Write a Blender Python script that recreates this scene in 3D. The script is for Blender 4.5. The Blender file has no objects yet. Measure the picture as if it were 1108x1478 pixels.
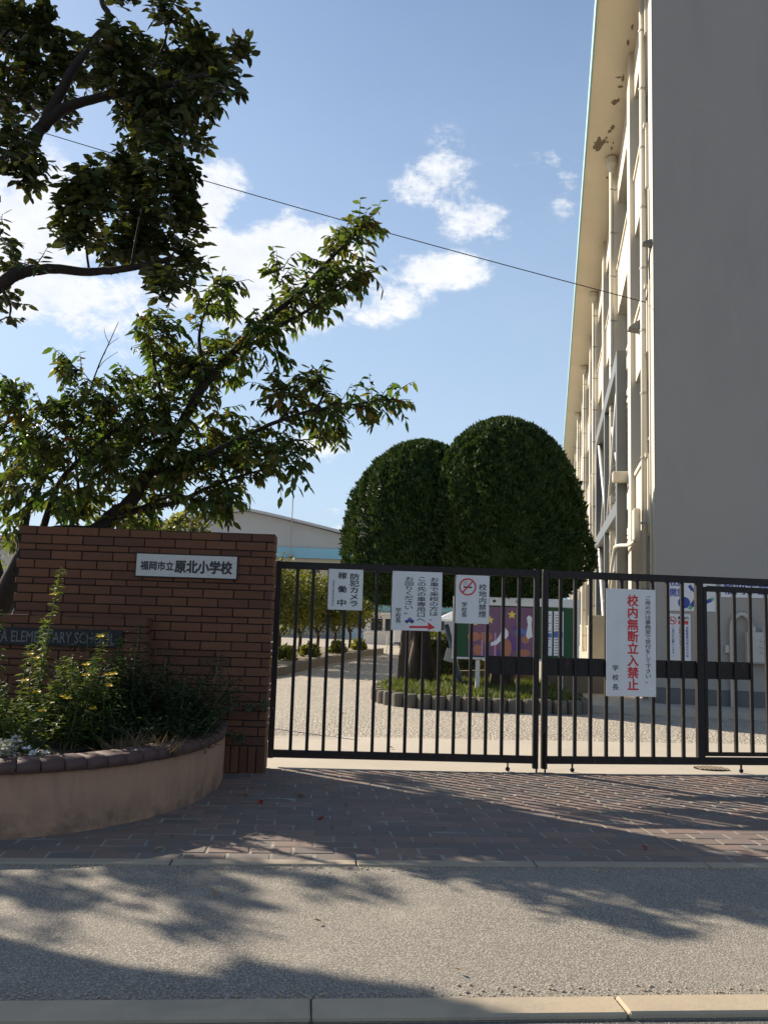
import bpy, bmesh, math, random
import numpy as np
from mathutils import Vector, Matrix, Euler
R = math.radians
scene = bpy.context.scene
COL = scene.collection
random.seed(11)
rng = np.random.default_rng(11)

# ------------------------------------------------------------------ camera, sky, sun, exposure
CAM_H = 1.35
cam_d = bpy.data.cameras.new('camera')
cam = bpy.data.objects.new('camera', cam_d)
COL.objects.link(cam)
cam_d.sensor_fit = 'VERTICAL'
cam_d.sensor_height = 36.0
cam_d.lens = 1250 / 1478 * 36.0
cam_d.clip_start = 0.05
cam_d.clip_end = 6000
pit, rol = math.atan(152 / 1250), 0.031
F_ = Vector((0, math.cos(pit), math.sin(pit))); U_ = Vector((0, -math.sin(pit), math.cos(pit))); R_ = Vector((1, 0, 0))
RV = R_ * math.cos(rol) + U_ * math.sin(rol)
UV = U_ * math.cos(rol) - R_ * math.sin(rol)
cam.matrix_world = Matrix(((RV.x, UV.x, -F_.x, 0), (RV.y, UV.y, -F_.y, 0), (RV.z, UV.z, -F_.z, CAM_H), (0, 0, 0, 1)))
scene.camera = cam

SUN_AZ, SUN_EL = R(-53.0), R(29.0)      # clockwise from +Y
sun_dir = Vector((math.sin(SUN_AZ) * math.cos(SUN_EL), math.cos(SUN_AZ) * math.cos(SUN_EL), math.sin(SUN_EL)))
sl = bpy.data.lights.new('sun', 'SUN')
sl.energy = 5.0
sl.angle = R(0.55)
sl.color = (1.0, 0.885, 0.73)
sun = bpy.data.objects.new('sun', sl)
COL.objects.link(sun)
sun.rotation_euler = (-sun_dir).to_track_quat('-Z', 'Y').to_euler()

scene.view_settings.view_transform = 'Standard'
scene.view_settings.look = 'None'
scene.view_settings.gamma = 1
scene.view_settings.use_curve_mapping = False
scene.view_settings.exposure = 0.9
scene.render.engine = 'CYCLES'
scene.cycles.use_denoising = True
scene.cycles.max_bounces = 8
scene.cycles.diffuse_bounces = 4
scene.cycles.transparent_max_bounces = 8
CLOUDS = [((-0.3794, 0.8456, 0.3756), 0.064, 0.072, 1.6), ((-0.3646, 0.8717, 0.3273), 0.088, 0.036, 1.1), ((-0.1943, 0.8773, 0.4388), 0.0336, 0.036, 1.2), ((-0.1853, 0.9041, 0.385), 0.06, 0.0336, 1.3), ((-0.111, 0.9163, 0.3847), 0.076, 0.044, 1.6), ((-0.1638, 0.9238, 0.3461), 0.12, 0.04, 1.1), ((-0.2438, 0.9065, 0.3448), 0.056, 0.032, 0.9), ((-0.0492, 0.9367, 0.3466), 0.056, 0.032, 0.6), ((0.0525, 0.8768, 0.4779), 0.036, 0.036, 0.8), ((0.0312, 0.8877, 0.4593), 0.032, 0.0176, 0.8), ((0.0925, 0.8962, 0.4339), 0.044, 0.0224, 0.9), ((0.0424, 0.9223, 0.3842), 0.064, 0.0208, 0.85), ((-0.0029, 0.9334, 0.3589), 0.056, 0.024, 0.6), ((0.1574, 0.8623, 0.4812), 0.036, 0.0128, 0.62), ((0.1807, 0.8683, 0.462), 0.0176, 0.032, 0.62), ((0.0219, 0.8682, 0.4957), 0.028, 0.0096, 0.35), ((-0.3074, 0.9023, 0.3023), 0.028, 0.0144, 0.7), ((-0.077, 0.9791, 0.188), 0.04, 0.02, 0.55), ((-0.0591, 0.9911, 0.1195), 0.02, 0.008, 0.5), ((-0.0264, 0.9951, 0.0952), 0.048, 0.0112, 0.6), ((-0.3474, 0.8918, 0.2898), 0.096, 0.028, 0.45), ((-0.274, 0.9307, 0.2422), 0.072, 0.02, 0.25)]

def make_world():
    w = bpy.data.worlds.new('World')
    scene.world = w
    w.use_nodes = True
    nt = w.node_tree
    nt.nodes.clear()
    N, L = nt.nodes.new, nt.links.new
    out = N('ShaderNodeOutputWorld'); bg = N('ShaderNodeBackground')
    bg.inputs['Strength'].default_value = SKY_STRENGTH
    L(bg.outputs[0], out.inputs[0])
    sky = N('ShaderNodeTexSky')
    sky.sky_type = 'NISHITA'
    sky.sun_disc = False
    sky.sun_elevation = SUN_EL
    sky.sun_rotation = SUN_AZ
    sky.altitude = 20
    sky.air_density = 1.0
    sky.dust_density = 0.6
    sky.ozone_density = 2.2
    tc = N('ShaderNodeTexCoord')
    nrm = N('ShaderNodeVectorMath'); nrm.operation = 'NORMALIZE'
    L(tc.outputs['Generated'], nrm.inputs[0])
    D = nrm.outputs[0]
    # domain-warped cloud noise on the sky's own direction
    def noise(scale, detail, rough, off):
        m = N('ShaderNodeMapping'); m.inputs['Location'].default_value = off
        m.inputs['Scale'].default_value = (1, 1, 1.7)
        L(D, m.inputs['Vector'])
        n = N('ShaderNodeTexNoise'); n.inputs['Scale'].default_value = scale
        n.inputs['Detail'].default_value = detail; n.inputs['Roughness'].default_value = rough
        n.inputs['Distortion'].default_value = 0.2
        L(m.outputs[0], n.inputs['Vector'])
        return n.outputs['Fac']
    def math_(op, a, b=None, clamp=False):
        n = N('ShaderNodeMath'); n.operation = op; n.use_clamp = clamp
        for i, v in enumerate((a, b)):
            if v is None: continue
            if isinstance(v, (int, float)): n.inputs[i].default_value = v
            else: L(v, n.inputs[i])
        return n.outputs[0]
    n1 = noise(10.0, 10, 0.66, (0.3, 1.7, 0.2))
    n2 = noise(24.0, 9, 0.68, (4.1, 0.2, 2.2))
    total = None
    blobs = list(CLOUDS)
    rr = random.Random(4)
    for k in range(16):                      # the same kind of clouds round the rest of the dome
        az = rr.uniform(R(40), R(320)); el = rr.uniform(R(8), R(50))
        blobs.append(((math.sin(az) * math.cos(el), math.cos(az) * math.cos(el), math.sin(el)), rr.uniform(.05, .16), rr.uniform(.03, .06), rr.uniform(.5, 1.1)))
    for c, rx, ry, k in blobs:
        c = Vector(c); t1 = c.cross(Vector((0, 0, 1))).normalized(); t2 = t1.cross(c).normalized()
        s = N('ShaderNodeVectorMath'); s.operation = 'SUBTRACT'; s.inputs[1].default_value = c
        L(D, s.inputs[0])
        comps = []
        for t, q in ((t1, rx), (t2, ry), (c, 0.4)):
            d = N('ShaderNodeVectorMath'); d.operation = 'DOT_PRODUCT'; d.inputs[1].default_value = t / q
            L(s.outputs[0], d.inputs[0]); comps.append(d.outputs['Value'])
        cb = N('ShaderNodeCombineXYZ')
        for i in range(3): L(comps[i], cb.inputs[i])
        ln = N('ShaderNodeVectorMath'); ln.operation = 'LENGTH'; L(cb.outputs[0], ln.inputs[0])
        mr = N('ShaderNodeMapRange'); mr.interpolation_type = 'SMOOTHSTEP'
        mr.inputs['From Min'].default_value = 1.75; mr.inputs['From Max'].default_value = 0.0
        mr.inputs['To Min'].default_value = 0.0; mr.inputs['To Max'].default_value = k
        L(ln.outputs['Value'], mr.inputs['Value'])
        total = mr.outputs[0] if total is None else math_('MAXIMUM', total, mr.outputs[0])
    nn = math_('ADD', math_('MULTIPLY', n1, 0.62), math_('MULTIPLY', n2, 0.38))
    nn = math_('SUBTRACT', nn, 0.5)
    dens = math_('ADD', math_('MULTIPLY', total, 0.60), math_('MULTIPLY', nn, math_('MULTIPLY', math_('MINIMUM', math_('MULTIPLY', total, 3.0), 1.0), 2.7)))
    mr = N('ShaderNodeMapRange'); mr.interpolation_type = 'SMOOTHSTEP'
    mr.inputs['From Min'].default_value = 0.12; mr.inputs['From Max'].default_value = 0.52
    L(dens, mr.inputs['Value'])
    # a thin pale veil low in the sky
    sep = N('ShaderNodeSeparateXYZ'); L(D, sep.inputs[0])
    veil = N('ShaderNodeMapRange'); veil.inputs['From Min'].default_value = 0.75; veil.inputs['From Max'].default_value = 0.0
    veil.inputs['To Min'].default_value = 0.0; veil.inputs['To Max'].default_value = VEIL
    L(sep.outputs['Z'], veil.inputs['Value'])
    vn = math_('MULTIPLY', veil.outputs[0], math_('ADD', math_('MULTIPLY', n1, 0.5), 0.75), True)
    mv = N('ShaderNodeMix'); mv.data_type = 'RGBA'
    L(vn, mv.inputs['Factor']); L(sky.outputs[0], mv.inputs[6]); mv.inputs[7].default_value = VEIL_COL
    mx = N('ShaderNodeMix'); mx.data_type = 'RGBA'
    L(math_('MULTIPLY', mr.outputs[0], 0.97), mx.inputs['Factor']); L(mv.outputs[2], mx.inputs[6])
    # thin cloud is greyer than thick sunlit cloud
    cr = N('ShaderNodeMix'); cr.data_type = 'RGBA'
    L(math_('ADD', math_('MULTIPLY', nn, 2.2), 0.55, True), cr.inputs['Factor'])
    cr.inputs[6].default_value = CLOUD_GREY; cr.inputs[7].default_value = CLOUD_WHITE
    L(cr.outputs[2], mx.inputs[7])
    L(mx.outputs[2], bg.inputs['Color'])
SKY_STRENGTH = 0.085
VEIL = 0.95
VEIL_COL = (3.4, 4.35, 5.55, 1)
CLOUD_GREY = (4.9, 5.3, 5.95, 1)
CLOUD_WHITE = (7.0, 7.0, 7.05, 1)
make_world()

# ------------------------------------------------------------------ materials
class NT:
    """small helper for node materials"""
    def __init__(s, name):
        s.m = bpy.data.materials.new(name); s.m.use_nodes = True
        s.t = s.m.node_tree; s.t.nodes.clear()
        s.out = s.t.nodes.new('ShaderNodeOutputMaterial')
        s.b = s.t.nodes.new('ShaderNodeBsdfPrincipled')
        s.t.links.new(s.b.outputs[0], s.out.inputs[0])
        s.coord = s.t.nodes.new('ShaderNodeTexCoord').outputs['Object']
    def n(s, kind, **kw):
        x = s.t.nodes.new(kind)
        for k, v in kw.items(): setattr(x, k, v)
        return x
    def l(s, a, b): s.t.links.new(a, b)
    def set(s, **kw):
        for k, v in kw.items(): s.b.inputs[k.replace('_', ' ')].default_value = v
    def world(s):
        g = s.n('ShaderNodeNewGeometry'); s.coord = g.outputs['Position']; return s
    def noise(s, scale, detail=4, rough=.55, dist=0, vec=None, stretch=None):
        x = s.n('ShaderNodeTexNoise')
        x.inputs['Scale'].default_value = scale; x.inputs['Detail'].default_value = detail
        x.inputs['Roughness'].default_value = rough; x.inputs['Distortion'].default_value = dist
        v = vec or s.coord
        if stretch:
            mp = s.n('ShaderNodeMapping'); mp.inputs['Scale'].default_value = stretch
            s.l(v, mp.inputs['Vector']); v = mp.outputs[0]
        s.l(v, x.inputs['Vector']); return x.outputs['Fac']
    def voro(s, scale, feature='F1', vec=None):
        x = s.n('ShaderNodeTexVoronoi'); x.feature = feature
        x.inputs['Scale'].default_value = scale; s.l(vec or s.coord, x.inputs['Vector']); return x
    def ramp(s, fac, stops, interp='LINEAR'):
        x = s.n('ShaderNodeValToRGB'); e = x.color_ramp; e.interpolation = interp
        while len(e.elements) < len(stops): e.elements.new(.5)
        for q, (p, c) in zip(e.elements, stops):
            q.position = p; q.color = (*c, 1) if len(c) == 3 else c
        s.l(fac, x.inputs[0]); return x.outputs[0]
    def mix(s, fac, a, b, mode='MIX'):
        x = s.n('ShaderNodeMix', data_type='RGBA', blend_type=mode)
        for i, v in ((0, fac), (6, a), (7, b)):
            if isinstance(v, (int, float)): x.inputs[i].default_value = v
            elif isinstance(v, (tuple, list)): x.inputs[i].default_value = (*v, 1) if len(v) == 3 else v
            else: s.l(v, x.inputs[i])
        return x.outputs[2]
    def ma(s, op, a, b=None, clamp=False):
        x = s.n('ShaderNodeMath', operation=op, use_clamp=clamp)
        for i, v in enumerate((a, b)):
            if v is None: continue
            if isinstance(v, (int, float)): x.inputs[i].default_value = v
            else: s.l(v, x.inputs[i])
        return x.outputs[0]
    def rand(s):
        o = s.n('ShaderNodeObjectInfo').outputs['Random']
        g = s.n('ShaderNodeNewGeometry').outputs['Random Per Island']
        return s.ma('FRACT', s.ma('ADD', s.ma('MULTIPLY', o, 7.31), g))
    def color(s, c):
        if isinstance(c, (tuple, list)): s.b.inputs['Base Color'].default_value = (*c, 1)
        else: s.l(c, s.b.inputs['Base Color'])
    def bump(s, h, strength=.4, dist=.01):
        x = s.n('ShaderNodeBump'); x.inputs['Strength'].default_value = strength; x.inputs['Distance'].default_value = dist
        s.l(h, x.inputs['Height']); s.l(x.outputs[0], s.b.inputs['Normal'])

M = {}
def plain(name, col, rough=.6, metal=0, var=.12, scale=6, bump=.15, dirt=None, world=False):
    t = NT(name)
    if world: t.world()
    n = t.noise(scale, 5, .6)
    c = t.mix(t.ma('MULTIPLY', n, 1.0), tuple(v * (1 - var) for v in col), tuple(min(1, v * (1 + var)) for v in col))
    if dirt:
        d = t.ramp(t.noise(scale * .35, 6, .65, .4), [(.48, (0, 0, 0)), (.72, (1, 1, 1))])
        c = t.mix(t.ma('MULTIPLY', d, dirt[1]), c, dirt[0])
    t.color(c); t.set(Roughness=rough, Metallic=metal)
    t.bump(t.noise(scale * 9, 4), bump, .004)
    M[name] = t.m
    return t.m

# bricks of the wall: fired brown, every brick its own tone
t = NT('brick'); r = t.rand()
c = t.ramp(r, [(0, (.112, .04, .0165)), (.35, (.136, .05, .0195)), (.7, (.163, .063, .026)), (.9, (.12, .042, .0185)), (1, (.085, .033, .018))])
t.world()
g = t.noise(46, 6, .7, .3, stretch=(1, 1, 3.5)); c = t.mix(t.ma('MULTIPLY', t.ramp(g, [(.42, (0, 0, 0)), (.7, (1, 1, 1))]), .5), c, (.06, .026, .013))
st = t.ramp(t.noise(1.6, 5, .6), [(.5, (0, 0, 0)), (.75, (1, 1, 1))]); c = t.mix(t.ma('MULTIPLY', st, .35), c, (.07, .03, .014))
ef = t.ramp(t.noise(2.3, 7, .75, .6, stretch=(1, 1, .5)), [(.60, (0, 0, 0)), (.78, (1, 1, 1))]); c = t.mix(t.ma('MULTIPLY', ef, .22), c, (.24, .19, .155))
t.color(c); t.set(Roughness=.78); t.bump(t.noise(90, 5, .7), .5, .003); M['brick'] = t.m
plain('dark_mortar', (.022, .018, .016), .95, scale=30)
# pavers
t = NT('paver'); r = t.rand()
c = t.ramp(r, [(0, (.155, .115, .092)), (.22, (.205, .135, .105)), (.42, (.135, .112, .098)), (.6, (.185, .133, .105)), (.78, (.155, .133, .117)), (.9, (.235, .158, .122)), (1, (.12, .098, .084))], 'CONSTANT')
t.world()
g = t.noise(38, 6, .7); c = t.mix(t.ma('MULTIPLY', g, .5), c, (.17, .14, .12))
st = t.ramp(t.noise(1.1, 5, .6), [(.45, (0, 0, 0)), (.7, (1, 1, 1))]); c = t.mix(t.ma('MULTIPLY', st, .3), c, (.15, .13, .12))
t.color(c); t.set(Roughness=.85); t.bump(t.noise(120, 5, .75), .6, .003); M['paver'] = t.m
t = NT('paver_joint').world()
g = t.noise(3.0, 5, .65); c = t.ramp(g, [(.36, (.10, .088, .072)), (.52, (.26, .24, .20)), (.72, (.44, .41, .35))]); t.color(c); t.set(Roughness=.95); M['paver_joint'] = t.m
# worn asphalt with pale exposed stones
def asphalt(name, base, lite, dark):
    t = NT(name).world()
    v = t.voro(125); vd = v.outputs['Distance']
    rc = t.n('ShaderNodeSeparateColor'); t.l(v.outputs['Color'], rc.inputs[0])
    c = t.ramp(rc.outputs[0], [(0, dark), (.35, base), (.75, lite), (.93, tuple(min(1, q * 1.45) for q in lite)), (1, (.55, .52, .46))])
    c = t.mix(t.ramp(vd, [(.32, (0, 0, 0)), (.6, (1, 1, 1))]), c, tuple(q * .45 for q in dark))
    big = t.noise(.9, 5, .6); c = t.mix(t.ma('MULTIPLY', t.ramp(big, [(.35, (0, 0, 0)), (.7, (1, 1, 1))]), .35), c, tuple(q * .72 for q in base))
    st = t.ramp(t.noise(.55, 7, .7, .8, stretch=(.5, 1.6, 1)), [(.5, (0, 0, 0)), (.58, (1, 1, 1))]); c = t.mix(t.ma('MULTIPLY', st, .28), c, tuple(q * .55 for q in base))
    pal = t.ramp(t.noise(1.9, 6, .72, .3), [(.54, (0, 0, 0)), (.7, (1, 1, 1))]); c = t.mix(t.ma('MULTIPLY', pal, .30), c, tuple(min(1, q * 1.25) for q in lite))
    wv = t.n('ShaderNodeVectorMath'); wv.operation = 'ADD'; nz = t.n('ShaderNodeTexNoise'); nz.inputs['Scale'].default_value = 2.5; nz.inputs['Detail'].default_value = 5; t.l(t.coord, nz.inputs['Vector']); t.l(t.coord, wv.inputs[0]); t.l(nz.outputs['Color'], wv.inputs[1])
    ck = t.voro(.55, 'DISTANCE_TO_EDGE', wv.outputs[0]).outputs['Distance']; ckm = t.ma('MULTIPLY', t.ramp(ck, [(.0, (1, 1, 1)), (.0045, (0, 0, 0))]), t.ramp(t.noise(.8, 3), [(.46, (0, 0, 0)), (.58, (1, 1, 1))])); c = t.mix(t.ma('MULTIPLY', ckm, .6), c, tuple(q * .25 for q in dark))
    fine = t.noise(260, 3, .7); c = t.mix(.35, c, t.ramp(fine, [(.3, dark), (.7, lite)]))
    t.color(c); t.set(Roughness=.93)
    hh = t.ma('ADD', t.ma('MULTIPLY', t.ma('SUBTRACT', 1, vd), .8), t.ma('MULTIPLY', fine, .5))
    t.bump(hh, .65, .005); M[name] = t.m
asphalt('forecourt_asphalt', (.325, .292, .238), (.43, .388, .32), (.18, .16, .13))
asphalt('road_asphalt', (.15, .14, .125), (.22, .205, .18), (.085, .08, .07))
# pale schoolyard gravel
t = NT('yard_gravel').world()
v = t.voro(34); rc = t.n('ShaderNodeSeparateColor'); t.l(v.outputs['Color'], rc.inputs[0])
c = t.ramp(rc.outputs[0], [(0, (.23, .20, .155)), (.5, (.35, .312, .248)), (.9, (.44, .395, .325)), (1, (.55, .51, .44))])
c = t.mix(t.ma('MULTIPLY', t.ramp(t.noise(.7, 6, .65, .5), [(.4, (0, 0, 0)), (.68, (1, 1, 1))]), .5), c, (.43, .37, .285))
c = t.mix(t.ma('MULTIPLY', t.ramp(t.noise(6, 5, .7), [(.5, (0, 0, 0)), (.75, (1, 1, 1))]), .4), c, (.22, .20, .17))
t.color(c); t.set(Roughness=.95)
t.bump(t.ma('ADD', t.ma('SUBTRACT', 1, v.outputs['Distance']), t.noise(14, 5, .7)), .9, .02); M['yard_gravel'] = t.m
plain('apron_concrete', (.44, .39, .315), .9, var=.14, scale=1.6, bump=.25, dirt=((.33, .29, .24), .5), world=True)
plain('kerb_concrete', (.40, .325, .225), .92, var=.16, scale=5, bump=.4, dirt=((.22, .2, .17), .6), world=True)
plain('edge_concrete', (.33, .275, .20), .92, var=.15, scale=5, bump=.4, dirt=((.25, .22, .18), .5), world=True)
plain('dirt', (.20, .165, .12), .97, var=.3, scale=4, bump=.8, world=True)
plain('soil', (.085, .062, .043), .98, var=.4, scale=18, bump=1, world=True)
# rendered planter: flesh coloured plaster, dark weathering near the foot
t = NT('planter_plaster').world()
c = t.mix(t.noise(3, 5, .6), (.32, .182, .108), (.385, .22, .132))
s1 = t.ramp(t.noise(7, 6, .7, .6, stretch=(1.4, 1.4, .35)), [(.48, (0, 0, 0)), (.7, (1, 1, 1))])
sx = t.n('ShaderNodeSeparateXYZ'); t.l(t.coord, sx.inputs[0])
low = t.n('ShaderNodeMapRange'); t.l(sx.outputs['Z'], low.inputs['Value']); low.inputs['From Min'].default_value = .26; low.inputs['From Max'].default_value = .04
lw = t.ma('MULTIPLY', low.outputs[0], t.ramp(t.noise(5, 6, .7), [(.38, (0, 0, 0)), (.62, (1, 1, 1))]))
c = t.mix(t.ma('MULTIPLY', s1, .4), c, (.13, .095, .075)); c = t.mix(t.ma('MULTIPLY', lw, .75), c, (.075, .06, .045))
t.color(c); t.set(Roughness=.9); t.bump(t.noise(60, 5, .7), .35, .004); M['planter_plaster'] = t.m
t = NT('cap_brick'); r = t.rand()
c = t.ramp(r, [(0, (.07, .034, .028)), (.5, (.095, .045, .034)), (1, (.08, .042, .037))])
c = t.mix(t.ma('MULTIPLY', t.noise(22, 5, .7), .5), c, (.075, .055, .05)); t.color(c); t.set(Roughness=.75); t.bump(t.noise(60, 5, .7), .4, .003); M['cap_brick'] = t.m

# paint and metal
t = NT('black_paint').world()
c = t.mix(t.ramp(t.noise(22, 6, .7), [(.55, (0, 0, 0)), (.72, (1, 1, 1))]), (.013, .010, .009), (.04, .027, .021))
ru = t.ramp(t.noise(9, 6, .75, .5, stretch=(1, 1, .35)), [(.60, (0, 0, 0)), (.70, (1, 1, 1))]); c = t.mix(t.ma('MULTIPLY', ru, .8), c, (.12, .05, .024))
t.color(c); t.set(Roughness=.5); t.b.inputs['Specular IOR Level'].default_value = .3; t.bump(t.noise(110, 3), .12, .002); M['black_paint'] = t.m
plain('sign_white', (.70, .695, .675), .42, var=.05, scale=5, bump=.05, dirt=((.50, .48, .43), .45))
plain('ink_black', (.02, .02, .022), .5, var=.1); plain('ink_red', (.60, .025, .03), .45, var=.06); plain('ink_blue', (.035, .06, .30), .5, var=.08)
plain('ink_green', (.12, .40, .16), .5, var=.08); plain('ink_grey', (.25, .25, .26), .5); plain('ink_orange', (.80, .20, .05), .5)
plain('print_purple', (.19, .09, .15), .55, var=.2, scale=3); plain('print_violet', (.15, .06, .22), .55, var=.2, scale=5); plain('print_yellow', (.85, .60, .08), .5); plain('print_orange', (.46, .17, .09), .5)
plain('print_white', (.8, .78, .78), .5); plain('print_pink', (.55, .25, .38), .55); plain('print_blue', (.10, .16, .40), .5)
plain('felt_green', (.035, .095, .045), .95, scale=40); plain('aluminium', (.62, .61, .58), .45, .35, var=.08, scale=8); plain('board_white', (.72, .72, .68), .5, var=.06)
t = NT('name_plate_white')
c = t.mix(t.noise(6, 4), (.46, .445, .41), (.55, .535, .50))
fl = t.ramp(t.noise(26, 7, .75, 1.2, stretch=(1, 1, 2.6)), [(.60, (0, 0, 0)), (.635, (1, 1, 1))]); c = t.mix(fl, c, (.05, .048, .045))
t.color(c); t.set(Roughness=.55); M['name_plate_white'] = t.m
plain('black_stone', (.008, .008, .009), .65, var=.2); plain('letter_grey', (.11, .11, .12), .35, .3)

# school building paints
def wallpaint(name, a, b, stain, k):
    t = NT(name).world()
    c = t.mix(t.noise(.5, 6, .6), a, b)
    s = t.ramp(t.noise(1.3, 7, .68, .4, stretch=(1, 1, .28)), [(.5, (0, 0, 0)), (.74, (1, 1, 1))])
    c = t.mix(t.ma('MULTIPLY', s, k), c, stain)
    c = t.mix(t.ma('MULTIPLY', t.noise(120, 3, .7), .12), c, tuple(v * .8 for v in a))
    t.color(c); t.set(Roughness=.85); t.bump(t.noise(75, 5, .7), .35, .004); M[name] = t.m
wallpaint('gable_paint', (.325, .303, .268), (.355, .33, .292), (.275, .257, .228), .5)
wallpaint('cream_paint', (.56, .51, .415), (.62, .57, .47), (.43, .385, .30), .4)
wallpaint('soffit_paint', (.60, .535, .41), (.66, .59, .46), (.48, .41, .30), .3)
plain('plinth_grey', (.13, .128, .125), .9, var=.2, scale=3, world=True)
plain('fascia_teal', (.22, .42, .42), .6, var=.1); plain('pipe_paint', (.60, .56, .47), .5, var=.06, scale=4); plain('bracket_metal', (.32, .30, .27), .5, .4)
plain('brace_steel', (.125, .135, .135), .5, .25, var=.12, scale=3); plain('brace_light', (.52, .52, .49), .45, .15)
plain('peel_dark', (.16, .125, .085), .95, var=.35, scale=14); plain('cable_black', (.03, .03, .032), .6)
plain('beige_plastic', (.50, .45, .35), .5, var=.05); plain('fin_dark', (.12, .11, .09), .6); plain('box_grey', (.47, .45, .40), .5, var=.06)
plain('wrap_grey', (.20, .19, .17), .85, var=.2, scale=12, bump=.6); plain('white_plastic', (.70, .68, .62), .5, var=.05)
t = NT('window_glass'); t.set(Roughness=.05, Metallic=0.0); t.color((.025, .032, .04)); t.b.inputs['Specular IOR Level'].default_value = .9; M['window_glass'] = t.m
plain('frame_alu', (.50, .49, .46), .4, .4)
# gym and the far yard
plain('gym_wall', (.42, .42, .41), .8, var=.05, scale=.5); plain('gym_roof', (.46, .46, .455), .6, var=.05); plain('gym_band', (.22, .46, .58), .6, var=.06, scale=.6); plain('gym_cream', (.52, .46, .35), .8, var=.06, scale=.8)
plain('annex_teal', (.16, .34, .40), .6); plain('annex_blue', (.33, .42, .52), .7, var=.08); plain('shed_white', (.60, .59, .56), .6, var=.05); plain('dark_window', (.02, .022, .026), .15)
plain('van_white', (.68, .68, .68), .3, var=.03); plain('tyre', (.02, .02, .02), .8); plain('tent_white', (.72, .73, .76), .7); plain('rail_white', (.70, .68, .62), .4)
plain('wire', (.22, .23, .22), .5, .5)
# stone logs, timber
t = NT('log_concrete'); c = t.mix(t.noise(9, 6, .7), (.095, .083, .066), (.17, .15, .12)); c = t.mix(t.ma('MULTIPLY', t.rand(), .35), c, (.12, .105, .085)); t.color(c); t.set(Roughness=.95); t.bump(t.noise(30, 5, .7), .6, .01); M['log_concrete'] = t.m
plain('stake_wood', (.17, .125, .085), .9, var=.3, scale=20); plain('stake_metal', (.20, .24, .29), .5, .2)
def bark(name, a, b, sc):
    t = NT(name).world()
    n = t.noise(sc, 7, .72, .8, stretch=(1, 1, .35)); c = t.mix(n, a, b); t.color(c); t.set(Roughness=.95); t.bump(n, 1, .03); M[name] = t.m
bark('cherry_bark', (.012, .009, .007), (.042, .031, .024), 16); bark('dark_bark', (.014, .010, .008), (.045, .033, .025), 18); bark('cypress_bark', (.03, .022, .016), (.09, .066, .048), 14); bark('stem_green', (.09, .13, .05), (.16, .2, .08), 10)

def leaf_mat(name, stops, trans=.35, rough=.45, tcol=None, spec=.4):
    t = NT(name); r = t.rand()
    c = t.ramp(r, stops); g = t.n('ShaderNodeNewGeometry')
    c = t.mix(t.ma('MULTIPLY', t.ramp(t.noise(3.2, 4, .6, vec=g.outputs['Position']), [(.42, (0, 0, 0)), (.66, (1, 1, 1))]), .45), c, stops[-2 if len(stops) > 3 else -1][1])
    t.color(c); t.set(Roughness=rough); t.b.inputs['Specular IOR Level'].default_value = spec
    tr = t.n('ShaderNodeBsdfTranslucent')
    t.l(t.mix(1.0, c, tcol or (1.5, 1.35, .55), 'MULTIPLY'), tr.inputs['Color'])
    mx = t.n('ShaderNodeMixShader'); mx.inputs[0].default_value = trans
    t.l(t.b.outputs[0], mx.inputs[1]); t.l(tr.outputs[0], mx.inputs[2]); t.l(mx.outputs[0], t.out.inputs[0])
    M[name] = t.m
leaf_mat('cherry_leaf', [(0, (.038, .07, .02)), (.3, (.056, .095, .026)), (.62, (.076, .116, .031)), (.88, (.11, .145, .04)), (.972, (.15, .145, .04)), (.992, (.20, .11, .04)), (1, (.28, .07, .03))], .45, tcol=(1.15, 1.4, .55), spec=.22)
leaf_mat('dark_leaf', [(0, (.028, .045, .018)), (.4, (.042, .062, .022)), (.8, (.06, .08, .028)), (.97, (.09, .10, .032)), (1, (.14, .08, .03))], .19, .38)
leaf_mat('cypress_leaf', [(0, (.013, .032, .009)), (.45, (.024, .052, .012)), (.8, (.038, .072, .016)), (1, (.062, .092, .022))], .18, .6, spec=.2)
leaf_mat('bed_tree_leaf', [(0, (.06, .085, .022)), (.5, (.095, .12, .028)), (.9, (.15, .16, .04)), (1, (.20, .18, .05))], .35, .6)
leaf_mat('pale_leaf', [(0, (.09, .12, .04)), (.6, (.14, .17, .055)), (1, (.20, .20, .07))], .45, .5)
leaf_mat('herb_leaf', [(0, (.05, .09, .024)), (.55, (.085, .135, .037)), (1, (.16, .20, .06))], .4, .5)
leaf_mat('shrub_leaf', [(0, (.022, .038, .016)), (.6, (.035, .055, .022)), (1, (.055, .075, .03))], .25, .55)
leaf_mat('silver_leaf', [(0, (.30, .31, .28)), (1, (.46, .46, .42))], .2, .8)
leaf_mat('dry_grass', [(0, (.10, .07, .045)), (1, (.19, .135, .08))], .25, .9)
leaf_mat('grass_blade', [(0, (.045, .08, .018)), (.7, (.075, .115, .025)), (1, (.14, .14, .045))], .35, .6)
leaf_mat('petal_yellow', [(0, (.78, .50, .02)), (1, (.9, .62, .03))], .25, .5, (1, .95, .6)); leaf_mat('petal_white', [(0, (.7, .7, .68)), (1, (.8, .8, .78))], .25, .5, (1, 1, 1))
leaf_mat('fallen_red', [(0, (.20, .03, .02)), (1, (.26, .05, .03))], .15); leaf_mat('fallen_tan', [(0, (.25, .15, .07)), (1, (.32, .2, .1))], .15)

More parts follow.
